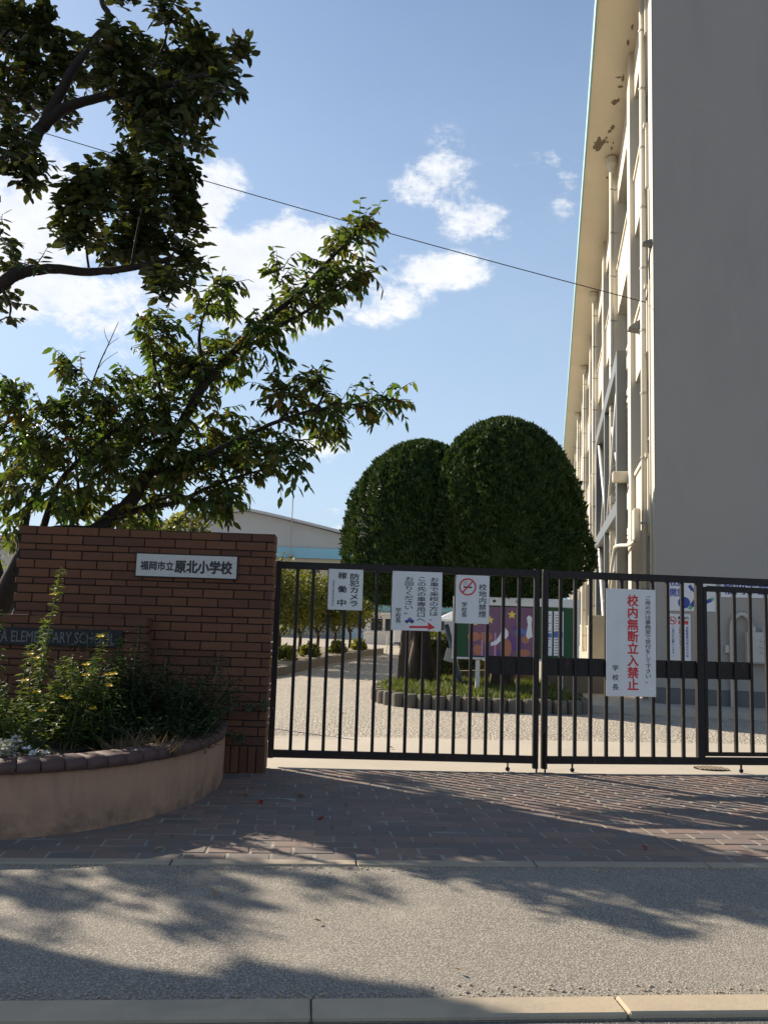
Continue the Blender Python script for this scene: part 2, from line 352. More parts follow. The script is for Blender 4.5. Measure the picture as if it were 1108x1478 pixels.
# ------------------------------------------------------------------ mesh helpers
class MB:
    def __init__(s): s.v = []; s.f = []
    def add(s, v, f):
        o = len(s.v); s.v += [tuple(q) for q in v]; s.f += [tuple(i + o for i in q) for q in f]; return s
    def box(s, x0, x1, y0, y1, z0, z1, rot=None, at=None):
        v = [(x, y, z) for z in (z0, z1) for y in (y0, y1) for x in (x0, x1)]
        if rot is not None:
            m = rot; a = Vector(at or (0, 0, 0)); v = [tuple(m @ Vector(q) + a) for q in v]
        return s.add(v, [(0, 2, 3, 1), (4, 5, 7, 6), (0, 1, 5, 4), (2, 6, 7, 3), (0, 4, 6, 2), (1, 3, 7, 5)])
    def bbox(s, x0, x1, y0, y1, z0, z1, b=.004):
        """box with chamfered edges"""
        xs, ys, zs = (x0, x1), (y0, y1), (z0, z1); v = []; idx = {}
        for i in (0, 1):
            for j in (0, 1):
                for k in (0, 1):
                    sx, sy, sz = 1 - 2 * i, 1 - 2 * j, 1 - 2 * k
                    for a in range(3):
                        q = [xs[i] + sx * b, ys[j] + sy * b, zs[k] + sz * b]; q[a] = (xs[i], ys[j], zs[k])[a]
                        idx[i, j, k, a] = len(v); v.append(tuple(q))
        f = []
        def quad(q, n):
            p = [Vector(v[i]) for i in q]
            if (p[1] - p[0]).cross(p[2] - p[0]).dot(n) < 0: q = q[::-1]
            f.append(tuple(q))
        for a in range(3):
            for e in (0, 1):
                o = [d for d in range(3) if d != a]; q = []
                for (m, n) in ((0, 0), (1, 0), (1, 1), (0, 1)):
                    c = [0, 0, 0]; c[a] = e; c[o[0]] = m; c[o[1]] = n; q.append(idx[(*c, a)])
                nn = Vector((0, 0, 0)); nn[a] = 2 * e - 1; quad(q, nn)
        for a in range(3):
            o = [d for d in range(3) if d != a]
            for m in (0, 1):
                for n in (0, 1):
                    c0 = [0, 0, 0]; c0[o[0]] = m; c0[o[1]] = n; c1 = list(c0); c1[a] = 1
                    nn = Vector((0, 0, 0)); nn[o[0]] = 2 * m - 1; nn[o[1]] = 2 * n - 1
                    quad([idx[(*c0, o[0])], idx[(*c1, o[0])], idx[(*c1, o[1])], idx[(*c0, o[1])]], nn)
        for i in (0, 1):
            for j in (0, 1):
                for k in (0, 1):
                    q = [idx[i, j, k, a] for a in range(3)]; p = [Vector(v[w]) for w in q]
                    if (p[1] - p[0]).cross(p[2] - p[0]).dot(Vector((2 * i - 1, 2 * j - 1, 2 * k - 1))) < 0: q = q[::-1]
                    f.append(tuple(q))
        return s.add(v, f)
    def tube(s, pts, rad, n=8, cap=True):
        pts = [Vector(p) for p in pts]; m = len(pts)
        if isinstance(rad, (int, float)): rad = [rad] * m
        v = []; up = None
        for i, p in enumerate(pts):
            d = (pts[min(i + 1, m - 1)] - pts[max(i - 1, 0)]).normalized()
            if up is None: up = d.orthogonal().normalized()
            else:
                up = up - d * up.dot(d)
                up = up.normalized() if up.length > 1e-6 else d.orthogonal().normalized()
            w = d.cross(up)
            for k in range(n):
                a = 2 * math.pi * k / n; v.append(tuple(p + (up * math.cos(a) + w * math.sin(a)) * rad[i]))
        f = [(i * n + k, i * n + (k + 1) % n, (i + 1) * n + (k + 1) % n, (i + 1) * n + k) for i in range(m - 1) for k in range(n)]
        if cap: f += [tuple(range(n))[::-1], tuple((m - 1) * n + k for k in range(n))]
        return s.add(v, f)
    def lathe(s, prof, n=16, at=(0, 0, 0)):
        v = [(at[0] + r * math.cos(2 * math.pi * k / n), at[1] + r * math.sin(2 * math.pi * k / n), at[2] + z) for r, z in prof for k in range(n)]
        f = [(i * n + k, i * n + (k + 1) % n, (i + 1) * n + (k + 1) % n, (i + 1) * n + k) for i in range(len(prof) - 1) for k in range(n)]
        f += [tuple(range(n))[::-1], tuple((len(prof) - 1) * n + k for k in range(n))]
        return s.add(v, f)
    def prism(s, poly, z0, z1):
        n = len(poly); v = [(x, y, z0) for x, y in poly] + [(x, y, z1) for x, y in poly]
        return s.add(v, [tuple(range(n))[::-1], tuple(range(n, 2 * n))] + [(k, (k + 1) % n, n + (k + 1) % n, n + k) for k in range(n)])
    def mesh(s, name, mat, smooth=False):
        me = bpy.data.meshes.new(name); me.from_pydata(s.v, [], s.f); me.update()
        if mat: me.materials.append(M[mat] if isinstance(mat, str) else mat)
        if smooth: me.polygons.foreach_set('use_smooth', [True] * len(me.polygons))
        return me
    def build(s, name, mat, parent=None, smooth=False, **props):
        return link(name, s.mesh(name, mat, smooth), parent, **props)
def link(name, me, parent=None, loc=None, rot=None, **props):
    o = bpy.data.objects.new(name, me); COL.objects.link(o)
    if parent is not None: o.parent = parent
    if loc is not None: o.location = loc
    if rot is not None: o.rotation_euler = rot
    for k, v in props.items(): o[k] = v
    return o
def thing(name, label, cat, loc=(0, 0, 0), rz=0, group=None):
    o = bpy.data.objects.new(name, None); COL.objects.link(o)
    o.location = loc; o.rotation_euler = (0, 0, rz); o.empty_display_size = .2
    o['label'] = label; o['category'] = cat
    if group: o['group'] = group
    return o
def tag(o, label, cat, group=None):
    o['label'] = label; o['category'] = cat
    if group: o['group'] = group
    return o
def struct(name, mb, mat, parent=None, smooth=False):
    o = mb.build(name, mat, parent, smooth); o['kind'] = 'structure'; return o
def text_mesh(name, body, x0, x1, z0, z1, y, mat, parent, bold=0.0, line=1.0):
    """flat lettering standing in the local xz plane, fitted to its printed box, facing -y"""
    c = bpy.data.curves.new(name, 'FONT'); c.body = body; c.align_x = 'CENTER'; c.space_line = line; c.resolution_u = 3
    o = bpy.data.objects.new(name, c); COL.objects.link(o); bpy.context.view_layer.update()
    me = bpy.data.meshes.new_from_object(o.evaluated_get(bpy.context.evaluated_depsgraph_get()))
    bpy.data.objects.remove(o); bpy.data.curves.remove(c)
    n = len(me.vertices); a = np.empty(n * 3); me.vertices.foreach_get('co', a); a = a.reshape(-1, 3)
    lo, hi = a.min(0), a.max(0)
    b = np.empty_like(a)
    b[:, 0] = x0 + (a[:, 0] - lo[0]) / max(hi[0] - lo[0], 1e-6) * (x1 - x0)
    b[:, 2] = z0 + (a[:, 1] - lo[1]) / max(hi[1] - lo[1], 1e-6) * (z1 - z0)
    b[:, 1] = y
    faces = [tuple(p.vertices) for p in me.polygons]; bpy.data.meshes.remove(me)
    mb = MB(); k = bold * (hi[0] - lo[0] and (x1 - x0) / (hi[0] - lo[0]))       # heavier strokes: the print laid over itself, a hair apart
    shifts = [(0, 0)] if not bold else [(-k, 0), (k, 0), (0, k), (0, -k), (-k * .7, k * .7), (k * .7, k * .7), (-k * .7, -k * .7), (k * .7, -k * .7)]
    for i, (dx, dz) in enumerate(shifts): mb.add(b + np.array([dx, -i * .00006, dz]), faces)
    return mb.build(name, mat, parent)
def flat(poly, y, dy=.0012):
    """small plate in the xz plane from an outline"""
    n = len(poly); mb = MB()
    a = sum(poly[i][0] * poly[(i + 1) % n][1] - poly[(i + 1) % n][0] * poly[i][1] for i in range(n))
    if a < 0: poly = poly[::-1]
    return mb.add([(x, y, z) for x, z in poly], [tuple(range(n))])
def ring(cx, cz, r0, r1, y, n=40):
    mb = MB(); v = []
    for k in range(n):
        a = 2 * math.pi * k / n; v += [(cx + r0 * math.cos(a), y, cz + r0 * math.sin(a)), (cx + r1 * math.cos(a), y, cz + r1 * math.sin(a))]
    return mb.add(v, [(2 * k, 2 * k + 1, (2 * k + 3) % (2 * n), (2 * k + 2) % (2 * n)) for k in range(n)])
def disc(cx, cz, rx, rz, n=24): return [(cx + rx * math.cos(2 * math.pi * k / n), cz + rz * math.sin(2 * math.pi * k / n)) for k in range(n)]
def smooth_path(pts, k=4):
    pts = [Vector(p) for p in pts]; out = []
    for i in range(len(pts) - 1):
        p0, p1, p2, p3 = pts[max(i - 1, 0)], pts[i], pts[i + 1], pts[min(i + 2, len(pts) - 1)]
        for j in range(k):
            u = j / k
            out.append(.5 * ((2 * p1) + (p2 - p0) * u + (2 * p0 - 5 * p1 + 4 * p2 - p3) * u * u + (3 * p1 - p0 - 3 * p2 + p3) * u ** 3))
    out.append(pts[-1]); return out

# leaf template: folded, pointed blade along +x, width 1 at its widest, normal +z
def leaf_template(w=.42, bend=.18, fold=.10):
    v = [(0, 0, 0), (.3, w * .5, .0), (.3, 0, -fold), (.3, -w * .5, 0), (.68, w * .42, -bend * .45), (.68, 0, -fold * .8 - bend * .45), (.68, -w * .42, -bend * .45), (1, 0, -bend)]
    f = [(0, 2, 1), (0, 3, 2), (1, 2, 5, 4), (2, 3, 6, 5), (4, 5, 7), (5, 6, 7)]
    return np.array(v), f
def blade_template(w=.3): return np.array([(0, -w * .35, 0), (.45, -w * .5, .02), (1, 0, -.08), (.45, w * .5, .02), (0, w * .35, 0)]), [(0, 1, 2, 3, 4)]
def scatter_mesh(name, tmpl, pos, axis, nrm, size, mat):
    """one mesh of many leaf-sized faces (arrays of base point, direction, normal, length)"""
    tv, tf = tmpl; pos = np.asarray(pos, float); n = len(pos); k = len(tv)
    axis = np.asarray(axis, float); axis /= np.linalg.norm(axis, axis=1, keepdims=True) + 1e-9
    nrm = np.asarray(nrm, float); side = np.cross(nrm, axis); side /= np.linalg.norm(side, axis=1, keepdims=True) + 1e-9
    up = np.cross(axis, side); size = np.asarray(size, float).reshape(-1, 1, 1)
    curl = np.random.default_rng(n).uniform(-.3, 2.4, (n, 1, 1)); wid = np.random.default_rng(n + 1).uniform(.7, 1.2, (n, 1, 1))
    V = pos[:, None, :] + size * (tv[None, :, 0:1] * axis[:, None] + wid * tv[None, :, 1:2] * side[:, None] + curl * tv[None, :, 2:3] * up[:, None])
    V = V.reshape(-1, 3)
    me = bpy.data.meshes.new(name); me.vertices.add(len(V)); me.vertices.foreach_set('co', V.ravel())
    ls = np.array([len(q) for q in tf]); flatf = np.array([i for q in tf for i in q])
    loops = (flatf[None, :] + (np.arange(n) * k)[:, None]).ravel(); tot = np.tile(ls, n); start = np.concatenate(([0], np.cumsum(tot)[:-1]))
    me.loops.add(len(loops)); me.loops.foreach_set('vertex_index', loops)
    me.polygons.add(len(tot)); me.polygons.foreach_set('loop_start', start); me.polygons.foreach_set('loop_total', tot)
    me.update(calc_edges=True); me.validate()
    me.materials.append(M[mat]); return me
def frame_matrix(p, a, nrm, s):
    a = Vector(a).normalized(); side = Vector(nrm).cross(a).normalized(); up = a.cross(side)
    return Matrix(((a.x * s, side.x * s, up.x * s, p[0]), (a.y * s, side.y * s, up.y * s, p[1]), (a.z * s, side.z * s, up.z * s, p[2]), (0, 0, 0, 1)))
def to_px(p):
    v = np.asarray(p, float) - np.array([0, 0, CAM_H]); z = v @ np.array(F_)
    with np.errstate(all='ignore'): return 554 + 1250 * (v @ np.array(RV)) / z, 739 - 1250 * (v @ np.array(UV)) / z, z

# site directions: everything along the street runs about five degrees off the camera's axes
SA = R(5.1); EU = Vector((math.cos(SA), math.sin(SA), 0)); EV = Vector((-math.sin(SA), math.cos(SA), 0))
def W(u, v, z=0.0): return EU * u + EV * v + Vector((0, 0, z))
def strip(u0, u1, v0, v1, z): return MB().add([W(u0, v0, z), W(u1, v0, z), W(u1, v1, z), W(u0, v1, z)], [(0, 1, 2, 3)])

# ================================================================== SETTING
struct('ground', MB().add([(-1500, -1500, -.03), (1500, -1500, -.03), (1500, 1500, -.03), (-1500, 1500, -.03)], [(0, 1, 2, 3)]), 'dirt')
struct('road', strip(-40, 40, -14, 3.10, -.012), 'road_asphalt')
struct('forecourt', strip(-40, 40, 3.25, 4.90, 0), 'forecourt_asphalt')
struct('schoolyard', strip(-60, 60, 10.0, 75, -.004), 'yard_gravel')
struct('apron', strip(-14, 30, 7.85, 10.0, 0), 'apron_concrete')
# street kerb of cast blocks, each about 1.15 m long
kerb = struct('kerb', strip(-40, 40, 3.10, 3.25, -.008), 'road_asphalt')
for i in range(-12, 13):
    u0 = .085 + i * 1.10
    b = MB().bbox(u0 + .0025, u0 + 1.0975, 3.105, 3.247, -.10, .012 + random.uniform(-.002, .002), .008)
    b.v = [tuple(W(x, y, z)) for x, y, z in b.v]; b.build('kerb_block', 'kerb_concrete', kerb)
edging = struct('edging', strip(-40, 40, 4.90, 4.998, -.008), 'road_asphalt')
for i in range(-14, 15):
    u0 = .35 + i * 1.0
    b = MB().bbox(u0 + .004, u0 + .996, 4.903, 4.995, -.08, .010, .005)
    b.v = [tuple(W(x, y, z)) for x, y, z in b.v]; b.build('edging_block', 'edge_concrete', edging)

# brick paving: running bond of pavers; the three hundred nearest in view are single bricks
paving = struct('paving', strip(-14, 14, 4.998, 7.85, .0025), 'paver_joint')
PL, PW = .243, .1355
pmeshes = []
for k in range(8):
    b = MB().bbox(-PL / 2 + .006, PL / 2 - .006, -PW / 2 + .0022, PW / 2 - .0022, -.05, 0, .005)
    b.v = [(x, y, z + (random.uniform(-.0018, .0018) if z > -.02 else 0)) for x, y, z in b.v]
    pmeshes.append(b.mesh('paver', 'paver'))
cells = []
rows = int(2.85 / PW)
for j in range(rows):
    v = 4.998 + (j + .5) * 2.852 / rows
    for i in range(-54, 56):
        u = (i + (.5 if j % 2 else 0)) * PL
        p = W(u, v, .006); px, py, z = to_px(p)
        vis = -30 < px < 1140 and not (p.x < -1.15 and p.y > 5.6 + .3 * (p.x + 2.2) + .0) and z > 0
        cells.append((0 if vis else 1, z, p))
cells.sort(key=lambda q: (q[0], q[1]))
rest = MB()
for k, (vis, z, p) in enumerate(cells):
    tilt = (random.uniform(-.006, .006), random.uniform(-.004, .004), SA + random.uniform(-.006, .006))
    p = p + Vector((0, 0, random.uniform(-.0025, .002)))
    if k < 298: link('paver', pmeshes[k % 8], paving, p, tilt)
    elif abs(p.x) < 9:
        m = Euler(tilt).to_matrix()
        for q in (0,):
            b = MB().bbox(-PL / 2 + .004, PL / 2 - .004, -PW / 2 + .004, PW / 2 - .004, -.01, 0, .004)
            rest.add([m @ Vector(c) + p for c in b.v], b.f)
o = rest.build('pavers', 'paver', paving); o['kind'] = 'stuff'
# a pale mortar joint running slantwise over the paving
b = MB(); a0, a1 = Vector((1.60, 7.63, .0085)), Vector((1.84, 5.42, .0085)); s = Vector((.006, 0, 0))
b.add([a0 - s, a0 + s, a1 + s, a1 - s], [(0, 1, 2, 3)]).build('joint_line', 'edge_concrete', paving)

# the building's own pavement: low concrete platform with its front kerb
BAZ = R(11.0); BD = Vector((math.sin(BAZ), math.cos(BAZ), 0)); BG = Vector((math.cos(BAZ), -math.sin(BAZ), 0)); BC = Vector((4.52, 14.35, .10))
def B(g, s, z=0.0): return BC + BG * g + BD * s + Vector((0, 0, z))
pts = [B(16, -1.05), B(-1.05, -.92), B(-1.25, 4), B(-1.25, 62), B(16, 62)]
mb = MB().prism([(p.x, p.y) for p in pts], -.05, .10)
struct('platform', mb, 'apron_concrete')

# ================================================================== BRICK GATE WALL
BRW, BRH = .262, None
bvar = {}
def brick_mesh(w, h, d=.03):
    key = (round(w, 3), round(h, 3)); lst = bvar.setdefault(key, [])
    if len(lst) < 4:
        b = MB().bbox(-w / 2, w / 2, 0, d, -h / 2, h / 2, .0035)
        b.v = [(x + random.uniform(-.0012, .0012), y + random.uniform(-.0012, .0012), z + random.uniform(-.0012, .0012)) for x, y, z in b.v]
        lst.append(b.mesh('brick', 'brick'))
    return random.choice(lst)
WL, WR = Vector((-3.13, 7.42, 0)), Vector((-.945, 7.54, 0))
wd = (WR - WL).normalized(); wlen = (WR - WL).length; wang = math.atan2(wd.y, wd.x)
wall = thing('brick_wall', 'tall brown brick gate wall carrying the white school name plate, left of the black gate', 'wall', WL, wang)
TH = .34
MB().box(.012, wlen - .012, .012, TH - .012, -.1, 2.03).build('core', 'dark_mortar', wall)
courses = []; z = 2.045
seq = [.078, .078, .055] + [.078, .078, .078, .055] * 5 + [.078, .078]
for j, h in enumerate(seq):
    courses.append((z - h, z)); z -= h
JT = .009
for j, (z0, z1) in enumerate(courses):
    h = z1 - z0 - JT; zc = (z0 + z1) / 2
    edges = [0]; u = wlen - (.0 if j % 2 == 0 else .0)
    off = .155 if j % 2 == 0 else .155 - BRW / 2
    u = off - BRW
    while u < wlen - .02:
        a, b2 = max(u, 0), min(u + BRW, wlen); u += BRW
        if b2 - a < .03: continue
        hid = zc < 1.16 and b2 < 1.1
        if hid: continue
        link('brick', brick_mesh(round(b2 - a - JT, 3), h), wall, ((a + b2) / 2, 0 + random.uniform(-.0015, .0015), zc))
    # headers on the right end of the wall
    for a, b2 in (((0, .5), (.5, 1)) if j % 2 else ((0, .74), (.74, 1))):
        link('brick', brick_mesh(round((b2 - a) * TH - JT, 3), h), wall, (wlen, (a + b2) / 2 * TH, zc), (0, 0, math.pi / 2))
for k in range(8):                                       # soldier course at the foot
    w = .072; u = wlen - (k + .5) * w - .002
    if z < .02: break
    link('brick', brick_mesh(round(w - .008, 3), round(z - .012, 3)), wall, (u, random.uniform(-.001, .001), z / 2 + .002))
for k in range(4): link('brick', brick_mesh(.076, round(z - .012, 3)), wall, (wlen, (k + .5) * TH / 4, z / 2 + .002), (0, 0, math.pi / 2))
MB().box(.0, wlen, .0, TH, 2.032, 2.040).build('top_bed', 'dark_mortar', wall)

# lower wall in front carrying the dark English name board
LL, LR = Vector((-5.6, 7.12, 0)), Vector((-1.95, 7.31, 0))
ld = (LR - LL).normalized(); llen = (LR - LL).length; lang = math.atan2(ld.y, ld.x)
low = thing('low_brick_wall', 'lower brown brick wall with dark lettered board, behind the flower planter', 'wall', LL, lang)
MB().box(0, llen - .012, .012, .26, -.1, 1.275).build('core', 'dark_mortar', low)
z = 1.285
for j, h in enumerate([.078, .055, .078, .078, .078, .055, .078, .078, .078, .055, .078, .078]):
    u = -BRW * (.25 if j % 2 else .75)
    while u < llen - .02:
        a, b2 = max(u, 0), min(u + BRW, llen); u += BRW
        if b2 - a < .03: continue
        link('brick', brick_mesh(round(b2 - a - JT, 3), h - JT), low, ((a + b2) / 2, random.uniform(-.0015, .0015), z - h / 2))
    z -= h
for k, h in enumerate([.078, .055, .078, .078, .078, .055, .078, .078]):
    zc = 1.285 - sum([.078, .055, .078, .078, .078, .055, .078, .078][:k]) - h / 2
    link('brick', brick_mesh(.26 - JT, h - JT), low, (llen, .13, zc), (0, 0, math.pi / 2))
MB().box(0, llen, .0, .26, 1.272, 1.279).build('top_bed', 'dark_mortar', low)

# name plates
def local(o, p):
    d = Vector(p) - o.location; a = o.rotation_euler.z
    return Vector((d.x * math.cos(a) + d.y * math.sin(a), -d.x * math.sin(a) + d.y * math.cos(a), d.z))
np_ = thing('name_plate', 'flaking white school name plate with brush written characters on the tall brick wall', 'sign', WL + wd * 1.012 + Vector((0, -.014, 1.632)), wang)
MB().box(0, .872, -.006, .01, 0, .207).build('backing', 'black_stone', np_)
MB().box(.009, .863, -.012, -.0065, .009, .198).build('plate', 'name_plate_white', np_)
text_mesh('lettering', '福岡市立', .045, .325, .062, .137, -.0135, 'ink_black', np_, .036)
text_mesh('lettering', '原北小学校', .338, .822, .047, .153, -.0135, 'ink_black', np_, .048)
eb = thing('name_board', 'black board with grey English school name on the low brick wall', 'sign', LL + ld * (llen - .19 - 1.75) + Vector((0, -.012, 1.03)), lang)
MB().bbox(0, 1.75, -.012, .01, 0, .145, .003).build('board', 'black_stone', eb)
text_mesh('lettering', 'HARAKITA ELEMENTARY SCHOOL', .43, 1.69, .027, .118, -.0135, 'letter_grey', eb, .012)

# ================================================================== PLANTER
ring_pts = smooth_path([(-5.6, 5.02, 0), (-4.2, 5.03, 0), (-3.2, 5.06, 0), (-2.6, 5.12, 0), (-2.17, 5.21, 0), (-1.83, 5.40, 0), (-1.53, 5.74, 0), (-1.32, 6.18, 0), (-1.22, 6.75, 0), (-1.24, 7.2, 0), (-1.28, 7.50, 0)], 6)
planter = thing('planter', 'curved flesh coloured plastered planter edged with dark rounded cap bricks', 'planter', (0, 0, 0))
def offs(pts, d):
    out = []
    for i, p in enumerate(pts):
        t_ = (pts[min(i + 1, len(pts) - 1)] - pts[max(i - 1, 0)]).normalized(); nrm = Vector((-t_.y, t_.x, 0)); out.append(p + nrm * d)
    return out
inner = offs(ring_pts, .16)
mb = MB(); n = len(ring_pts)
for a, b2 in ((ring_pts, inner),):
    v = [(p.x, p.y, -.05) for p in a] + [(p.x, p.y, .375) for p in a] + [(p.x, p.y, .375) for p in b2] + [(p.x, p.y, -.05) for p in b2]
    f = []
    for i in range(n - 1):
        for q in range(3): f.append((q * n + i, q * n + i + 1, (q + 1) * n + i + 1, (q + 1) * n + i))
    mb.add(v, f)
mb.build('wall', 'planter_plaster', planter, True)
# cap bricks, one by one round the rim
L_ = [0]
for i in range(1, n): L_.append(L_[-1] + (ring_pts[i] - ring_pts[i - 1]).length)
def at_len(pts, s):
    for i in range(1, n):
        if L_[i] >= s: u = (s - L_[i - 1]) / (L_[i] - L_[i - 1]); return pts[i - 1].lerp(pts[i], u)
    return pts[-1]
outer = offs(ring_pts, -.018); inn = offs(ring_pts, .20)
s = 0; 
while s < L_[-1] - .05:
    e = min(s + .135, L_[-1]); mb = MB(); prof = [(0, 0), (0, .040), (.012, .062), (.04, .072), (.16, .074), (.21, .07), (.21, 0)]; v = []
    dz = random.uniform(-.003, .003)
    for u in (s + .004, (s + e) / 2, e - .004):
        o_, i_ = at_len(outer, u), at_len(inn, u); d = (i_ - o_).normalized()
        for (x, zz) in prof: v.append(tuple(o_ + d * x + Vector((0, 0, .372 + zz + dz))))
    k = len(prof); f = [(a * k + q, a * k + (q + 1) % k, (a + 1) * k + (q + 1) % k, (a + 1) * k + q) for a in range(2) for q in range(k)]
    f += [tuple(range(k))[::-1], tuple(range(2 * k, 3 * k))]
    mb.add(v, f).build('cap_brick', 'cap_brick', planter, True); s = e
soil = MB(); poly = [p for p in offs(ring_pts, .15)]; poly = [(p.x, p.y) for p in poly] + [(-1.3, 7.48), (-5.6, 7.3)]
soil.prism(poly, .0, .36).build('soil', 'soil', planter)

# ================================================================== GATES
GL, GLE = Vector((-.97, 7.98, 0)), Vector((1.46, 8.08, 0))
GR, GRE = Vector((1.55, 8.09, 0)), Vector((3.71, 8.41, 0))
def gate_leaf(o, length, bars, x_end):
    MB().bbox(0, length, -.022, .022, 1.765, 1.832, .004).build('top_rail', 'black_paint', o)
    MB().bbox(0, length, -.022, .022, .075, .142, .004).build('bottom_rail', 'black_paint', o)
def bars_into(o, us, z0, z1, w=.015):
    me = MB().bbox(-w, w, -.016, .016, z0, z1, .003).mesh('bar', 'black_paint')
    for u in us: link('bar', me, o, (u, 0, 0))
def plates(o, us, z0=.865, z1=1.03):
    for a, b2 in us:
        me = MB().bbox(a, b2, .0, .005, z0, z1, .001).build('band_plate', 'black_paint', o)
def caster(o, u):
    c = MB().bbox(u - .006, u + .006, -.012, .012, .035, .08, .002).build('caster', 'black_paint', o)
    w = MB().lathe([(.006, -.008), (.02, -.006), (.02, .006), (.006, .008)], 14).build('caster_wheel', 'black_paint', c)
    w.location = (u, 0, .021); w.rotation_euler = (math.pi / 2, 0, 0)
ang = math.atan2(GLE.y - GL.y, GLE.x - GL.x)
gl = thing('gate', 'left leaf of the black barred gate, with three white signs, hinged on the brick wall', 'gate', GL, ang)
ln = (GLE - GL).length
gate_leaf(gl, ln, None, None)
MB().bbox(-.005, .047, -.026, .026, .07, 1.836, .004).build('stile', 'black_paint', gl)
MB().bbox(ln - .045, ln + .005, -.026, .026, .03, 1.840, .004).build('stile', 'black_paint', gl)
lb = [.195 + .1467 * k for k in range(15)]
bars_into(gl, lb, .14, 1.767)
plates(gl, [(lb[12] + .0155, lb[13] - .0155), (lb[13] + .0155, lb[14] - .0155), (lb[14] + .0155, ln - .047)])
caster(gl, ln - .27)
for zz in (.30, 1.45):
    h = MB().tube([(-.03, .0, zz - .06), (-.03, 0, zz + .06)], .016, 10); h.box(-.03, -.0055, -.006, .006, zz - .03, zz + .03); h.build('hinge', 'black_paint', gl)
MB().tube([(ln - .015, -.035, .0), (ln - .015, -.035, .35)], .009, 8).build('drop_bolt', 'black_paint', gl)

ang = math.atan2(GRE.y - GR.y, GRE.x - GR.x)
gr = thing('gate', 'right leaf of the black barred gate with a wicket door and red lettered sign', 'gate', GR, ang)
ln = 3.0
gate_leaf(gr, ln, None, None)
MB().bbox(-.055, -.004, -.026, .026, .03, 1.840, .004).build('stile', 'black_paint', gr)
MB().bbox(ln - .05, ln, -.026, .026, .07, 1.836, .004).build('stile', 'black_paint', gr)
rb = [.12, .262, .412, .565, .718, .872, 1.025, 1.178, 1.325]
bars_into(gr, rb, .14, 1.767)
MB().bbox(1.46, 1.53, -.028, .028, .10, 1.80, .004).build('wicket_post', 'black_paint', gr)
plates(gr, [(0, rb[0] - .0155)] + [(rb[k] + .0155, rb[k + 1] - .0155) for k in range(len(rb) - 1)] + [(rb[-1] + .0155, 1.459)])
wk = MB().bbox(1.535, 1.57, -.018, .018, .155, 1.735, .003).build('wicket', 'black_paint', gr)
MB().bbox(1.572, 2.48, -.018, .018, 1.69, 1.745, .003).build('rail', 'black_paint', wk)
MB().bbox(1.572, 2.48, -.018, .018, .155, .19, .003).build('rail', 'black_paint', wk)
MB().bbox(2.482, 2.52, -.018, .018, .155, 1.735, .003).build('stile', 'black_paint', wk)
wb = [1.69, 1.855, 2.02, 2.185, 2.35]
bars_into(wk, wb, .19, 1.69)
plates(wk, [(1.572, wb[0] - .0155)] + [(wb[k] + .0155, wb[k + 1] - .0155) for k in range(2)])
MB().bbox(2.53, 2.58, -.026, .026, .10, 1.80, .004).build('wicket_post', 'black_paint', gr)
bars_into(gr, [2.72, 2.86], .14, 1.767)
caster(gr, .24); caster(gr, 1.9)
MB().tube([(-.03, -.035, .0), (-.03, -.035, .35)], .009, 8).build('drop_bolt', 'black_paint', gr)

# ================================================================== GATE SIGNS
def gate_sign(gate, u, z, w, h, label, name='gate_sign'):
    a = gate.rotation_euler.z; d = Vector((math.cos(a), math.sin(a), 0)); nn = Vector((math.sin(a), -math.cos(a), 0))
    o = thing(name, label, 'sign', gate.location + d * u + nn * .032 + Vector((0, 0, z)), a, 'white notice plates on the gate')
    MB().bbox(0, w, 0, .004, 0, h, .001).build('plate', 'sign_white', o)
    for sx in (.012, w - .012):
        for sz in (.012, h - .012): flat(disc(sx, sz, .004, .004, 10), -.0008).build('screw', 'ink_grey', o)
    return o
T_ = -.0012
def spaced(chars, x0, x1, z0, z1, o):
    w = x1 - x0; g = (z1 - z0 - w * .9) / (len(chars) - 1)
    for k, ch in enumerate(chars): text_mesh('lettering', ch, x0, x1, z1 - w * .9 - k * g, z1 - k * g, T_, 'ink_black', o, .012)
s1 = gate_sign(gl, .481, 1.406, .316, .372, 'white security camera notice, leftmost plate on the black gate')
text_mesh('lettering', '防\n犯\nカ\nメ\nラ', .195, .280, .035, .335, T_, 'ink_black', s1, .02)
for k, ch in enumerate('稼働中'): text_mesh('lettering', ch, .088, .166, .283 - k * .124, .343 - k * .124, T_, 'ink_black', s1, .02)
text_mesh('lettering', '福\n岡\n市\n教\n育\n委\n員\n会', .036, .058, .035, .27, T_, 'ink_grey', s1, .012)
s2 = gate_sign(gl, 1.067, 1.238, .460, .540, 'largest white plate on the left leaf, with small blue car and red arrow')
text_mesh('lettering', 'お\n車\nで\n来\n校\nの\n方\nは\n、', .345, .43, .095, .49, T_, 'ink_black', s2, .008)
text_mesh('lettering', 'こ\nの\n先\nの\n車\n専\n用\n口\nへ', .23, .312, .085, .49, T_, 'ink_black', s2, .008)
text_mesh('lettering', 'お\n回\nり\nく\nだ\nさ\nい\n。', .115, .195, .148, .49, T_, 'ink_black', s2, .008)
spaced('学校長', .037, .088, .065, .205, s2)
ar = flat([(.165, .022), (.338, .026), (.338, .008), (.405, .033), (.336, .082), (.338, .046), (.165, .042)], T_); ar.build('arrow', 'ink_red', s2)
cr = flat([(.122, .075), (.126, .092), (.145, .097), (.157, .117), (.182, .117), (.196, .097), (.208, .094), (.210, .075)], T_); cr.build('car_pictogram', 'ink_blue', s2)
wh = MB()
for cx in (.143, .188): wh.add([(x, T_ - .0006, z) for x, z in disc(cx, .075, .012, .011, 14)], [tuple(range(14))])
wh.build('car_pictogram', 'ink_black', s2)
wn = MB()
